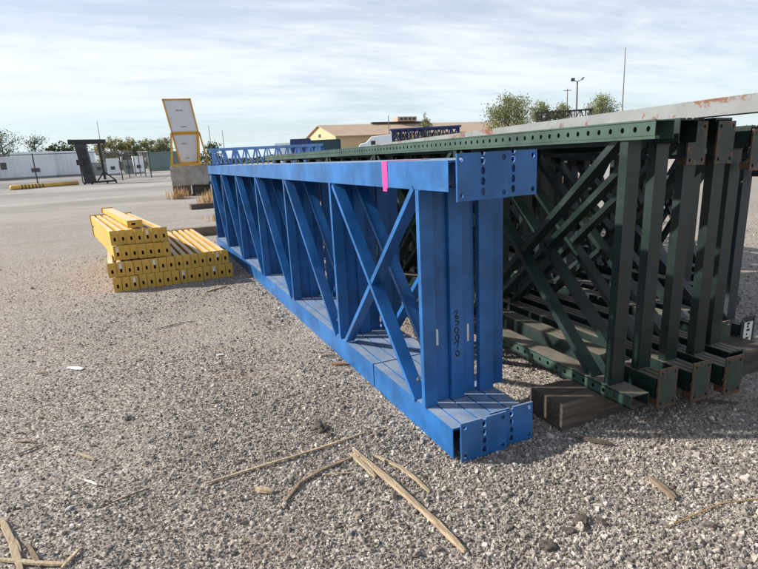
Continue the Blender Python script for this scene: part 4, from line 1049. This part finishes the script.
# ------------------------------------------------------------------ trees and poles
def tree(label, x, y, h_, crown_r, mat, seed, n_leaf=2600, trunk_h=0.35, leaf=0.16, flat=1.0, limbs=9, group=None, sparse=1.0, name='tree'):
    rnd = random.Random(seed); z0 = terrain(x, y) if math.hypot(x, y) < 400 else 1.05
    root = empty(name, (x, y, z0 - 0.05), 0, label, 'tree', group)
    tm = MB(); th = h_ * 0.82
    lean = Vector((rnd.uniform(-0.05, 0.05), rnd.uniform(-0.05, 0.05), 0)) * h_
    tr0 = h_ * 0.022
    tm.tube([lean * q + Vector((0.06 * math.sin(q * 5 + seed), 0, th * q)) for q in (0, 0.25, 0.5, 0.75, 1.0)], [tr0 * 1.3, tr0, tr0 * 0.75, tr0 * 0.5, tr0 * 0.2], 7)
    tips = []
    for k in range(limbs):
        q = trunk_h + (0.95 - trunk_h) * (k + rnd.random() * 0.6) / limbs
        a = k * 2.4 + rnd.uniform(-0.5, 0.5)
        b = lean * q + Vector((0, 0, th * q)); ln = crown_r * (1.05 - 0.55 * abs(q - 0.55)) * rnd.uniform(0.65, 1.1)
        d = Vector((math.cos(a), math.sin(a), rnd.uniform(0.35, 0.9)))
        m1 = b + d * ln * 0.5; e_ = b + d * ln + Vector((0, 0, 0.12 * ln))
        tm.tube([b, m1, e_], [tr0 * 0.45, tr0 * 0.28, tr0 * 0.08], 5)
        tips += [(m1, 0.34), (e_, 0.42), (m1 * 0.5 + e_ * 0.5, 0.40)]
        for _ in range(2):
            e2 = m1 + Vector((rnd.uniform(-1, 1), rnd.uniform(-1, 1), rnd.uniform(-0.1, 0.9))) * ln * 0.55
            tm.tube([m1, e2], [tr0 * 0.2, tr0 * 0.05], 4); tips.append((e2, 0.36))
    top = lean + Vector((0, 0, th)); tips += [(top, 0.4), (top + Vector((0, 0, h_ * 0.1)), 0.3)]
    tm.build('trunk', M['bark'], root)
    cm = MB()
    for k in range(n_leaf):
        c0, rr = tips[rnd.randrange(len(tips))] if rnd.random() < 0.97 else tips[0]
        rr *= crown_r * sparse
        g = Vector((rnd.gauss(0, 1), rnd.gauss(0, 1), rnd.gauss(0, 0.8))) * rr * 0.55
        p = c0 + g
        if p.z < h_ * trunk_h * 0.55: continue
        s_ = leaf * rnd.uniform(0.6, 1.3)
        u = Vector((rnd.uniform(-1, 1), rnd.uniform(-1, 1), rnd.uniform(-1, 1))).normalized(); w_ = u.cross(Vector((rnd.uniform(-1, 1), rnd.uniform(-1, 1), rnd.uniform(-1, 1)))).normalized()
        cm.add([p - u * s_, p + w_ * s_ * 0.55, p + u * s_, p - w_ * s_ * 0.55], [(0, 1, 2, 3)])
    me = bpy.data.meshes.new('crown'); me.from_pydata(cm.v, [], cm.f); me.materials.append(mat)
    o = bpy.data.objects.new('crown', me); col.objects.link(o); o.parent = root
    return root
TG = 'trees along the far edge of the lot'
tree('large leafy tree standing right of the warehouse, behind the green rail', 41.2, 56.6, 6.7, 2.7, M['leaf_green'], 3, 8500, 0.22, 0.11, group=TG)
tree('smaller tree between the large leafy tree and the black rack stack', 53.6, 65.6, 7.0, 1.8, M['leaf_green'], 8, 6000, 0.3, 0.11, group=TG)
tree('low second tree just behind the top of the black rack stack', 56.0, 64.5, 6.6, 1.7, M['leaf_green'], 28, 5000, 0.3, 0.11, group=TG)
tree('round leafy tree right of the light pole', 59.6, 60.6, 7.0, 2.4, M['leaf_green'], 12, 7000, 0.3, 0.11, group=TG)
tree('small slim tree in front of the warehouse roof', 44.0, 84.0, 7.4, 1.1, M['leaf_green'], 5, 900, 0.4, 0.16, group=TG)
tree('thin leafy tree at the far left picture edge', -14.6, 73.5, 5.4, 1.6, M['leaf_dark'], 21, 2600, 0.3, 0.08, group=TG, limbs=12)
tree('thin young tree above the white vented shed', -12.7, 79.0, 5.2, 1.3, M['leaf_dark'], 23, 2000, 0.25, 0.08, group=TG, limbs=11)
tree('dark bushy tree between the white sheds, left half', -10.5, 80.0, 3.7, 1.5, M['leaf_dark'], 31, 1500, 0.15, 0.17, group=TG)
tree('dark bushy tree between the white sheds, right half', -8.3, 80.5, 3.9, 1.5, M['leaf_dark'], 37, 1500, 0.15, 0.17, group=TG)
POS = ['first', 'second', 'third', 'fourth', 'fifth', 'sixth', 'seventh', 'eighth']
for i, (x, hh, mt, rr) in enumerate([(-6.2, 5.0, 'leaf_olive', 1.2), (-4.8, 5.6, 'leaf_olive', 1.2), (-3.6, 5.1, 'leaf_green', 1.1), (-2.3, 5.3, 'leaf_olive', 1.2), (-0.9, 4.8, 'leaf_green', 1.2), (0.5, 5.2, 'leaf_olive', 1.2), (1.9, 4.9, 'leaf_green', 1.2), (3.3, 5.1, 'leaf_olive', 1.3)]):
    tree('yellowing tree, %s from left in the row behind the gate and container' % POS[i], x, 94.5 + (i % 3), hh, rr, M[mt], 50 + i, 2600, 0.12, 0.12, group='yellowing trees behind the gate')
tree('low tree far off between the stand and the pale blue frames', 9.2, 88.0, 3.6, 1.3, M['leaf_dark'], 71, 800, 0.15, 0.17, group=TG)
# distant belt of trees along the horizon
rndt = random.Random(77); cm = MB()
for k in range(15000):
    a = RAD(rndt.uniform(-62, 85)); rr = rndt.uniform(165, 185)
    x, y = rr * math.sin(a), rr * math.cos(a)
    hmax = 2.4 + 1.6 * noise.noise(Vector((a * 9, 0, 0))) + 0.9 * noise.noise(Vector((a * 40, 3, 0)))
    z = 1.0 + rndt.random() ** 0.8 * max(0.6, hmax)
    s_ = rndt.uniform(0.3, 0.7)
    u = Vector((rndt.uniform(-1, 1), rndt.uniform(-1, 1), rndt.uniform(-1, 1))).normalized(); w_ = u.cross(Vector((rndt.uniform(-1, 1), rndt.uniform(-1, 1), rndt.uniform(-1, 1)))).normalized()
    p = Vector((x, y, z)); cm.add([p - u * s_, p + w_ * s_ * 0.6, p + u * s_, p - w_ * s_ * 0.6], [(0, 1, 2, 3)])
me = bpy.data.meshes.new('distant_treeline'); me.from_pydata(cm.v, [], cm.f); me.materials.append(M['leaf_dark'])
o = bpy.data.objects.new('distant_treeline', me); col.objects.link(o); tag(o, 'dark belt of far trees along the horizon', 'treeline', kind='stuff')

lp = empty('light_pole', (53.8, 59.2, terrain(53.8, 59.2)), RAD(-42), 'tall yard light pole with two lamp heads above the black rack stack', 'light pole')
MB().tube([(0, 0, 0), (0, 0, 8.6)], [0.16, 0.10], 8).build('pole', M['pole'], lp)
MB().tube([(-0.55, 0, 8.75), (0, 0, 8.55), (0.60, 0, 8.80)], 0.05, 6).build('cross_arm', M['pole'], lp)
MB().sweep([(-0.85, 8.68), (-0.35, 8.62), (-0.30, 9.0), (-0.75, 9.05)], (0, -0.22, 0), (0, 0.22, 0), (1, 0, 0), (0, 0, 1)).build('lamp_head', M['dark_steel'], lp)
MB().sweep([(0.45, 8.70), (0.70, 8.72), (0.88, 9.06), (0.55, 8.98)], (0, -0.22, 0), (0, 0.22, 0), (1, 0, 0), (0, 0, 1)).build('lamp_head', M['grey_steel'], lp)
def mast(label, x, y, h_, r0, arms=0):
    root = empty('mast', (x, y, terrain(x, y)), RAD(-35), label, 'mast')
    MB().tube([(0, 0, 0), (0, 0, h_)], [r0, r0 * 0.45], 7).build('pole', M['pole'], root)
    for k in range(arms): MB().box((-0.5, -0.04, h_ - 0.3 - 0.5 * k), (0.5, 0.04, h_ - 0.22 - 0.5 * k)).build('cross_arm', M['pole'], root)
    return root
mast('thin utility mast just left of the light pole', 52.9, 60.0, 7.8, 0.11, 1)
mast('tallest thin antenna mast right of the round tree', 79.5, 76.0, 16.5, 0.13)
mast('thin dark pole in front of the warehouse near the white truck', 30.4, 68.5, 5.5, 0.10)
mast('thin leaning pole behind the black lifting machine', -5.2, 79.8, 6.5, 0.06)
mast('thin pole behind the pale blue far frames', 10.1, 79.4, 4.9, 0.07)
mast('thin pole just right of the yellow panel stand', 8.4, 79.7, 5.6, 0.07)
mast('stub of a far pole over the grey beam near the right edge', 99.0, 73.0, 7.6, 0.12)
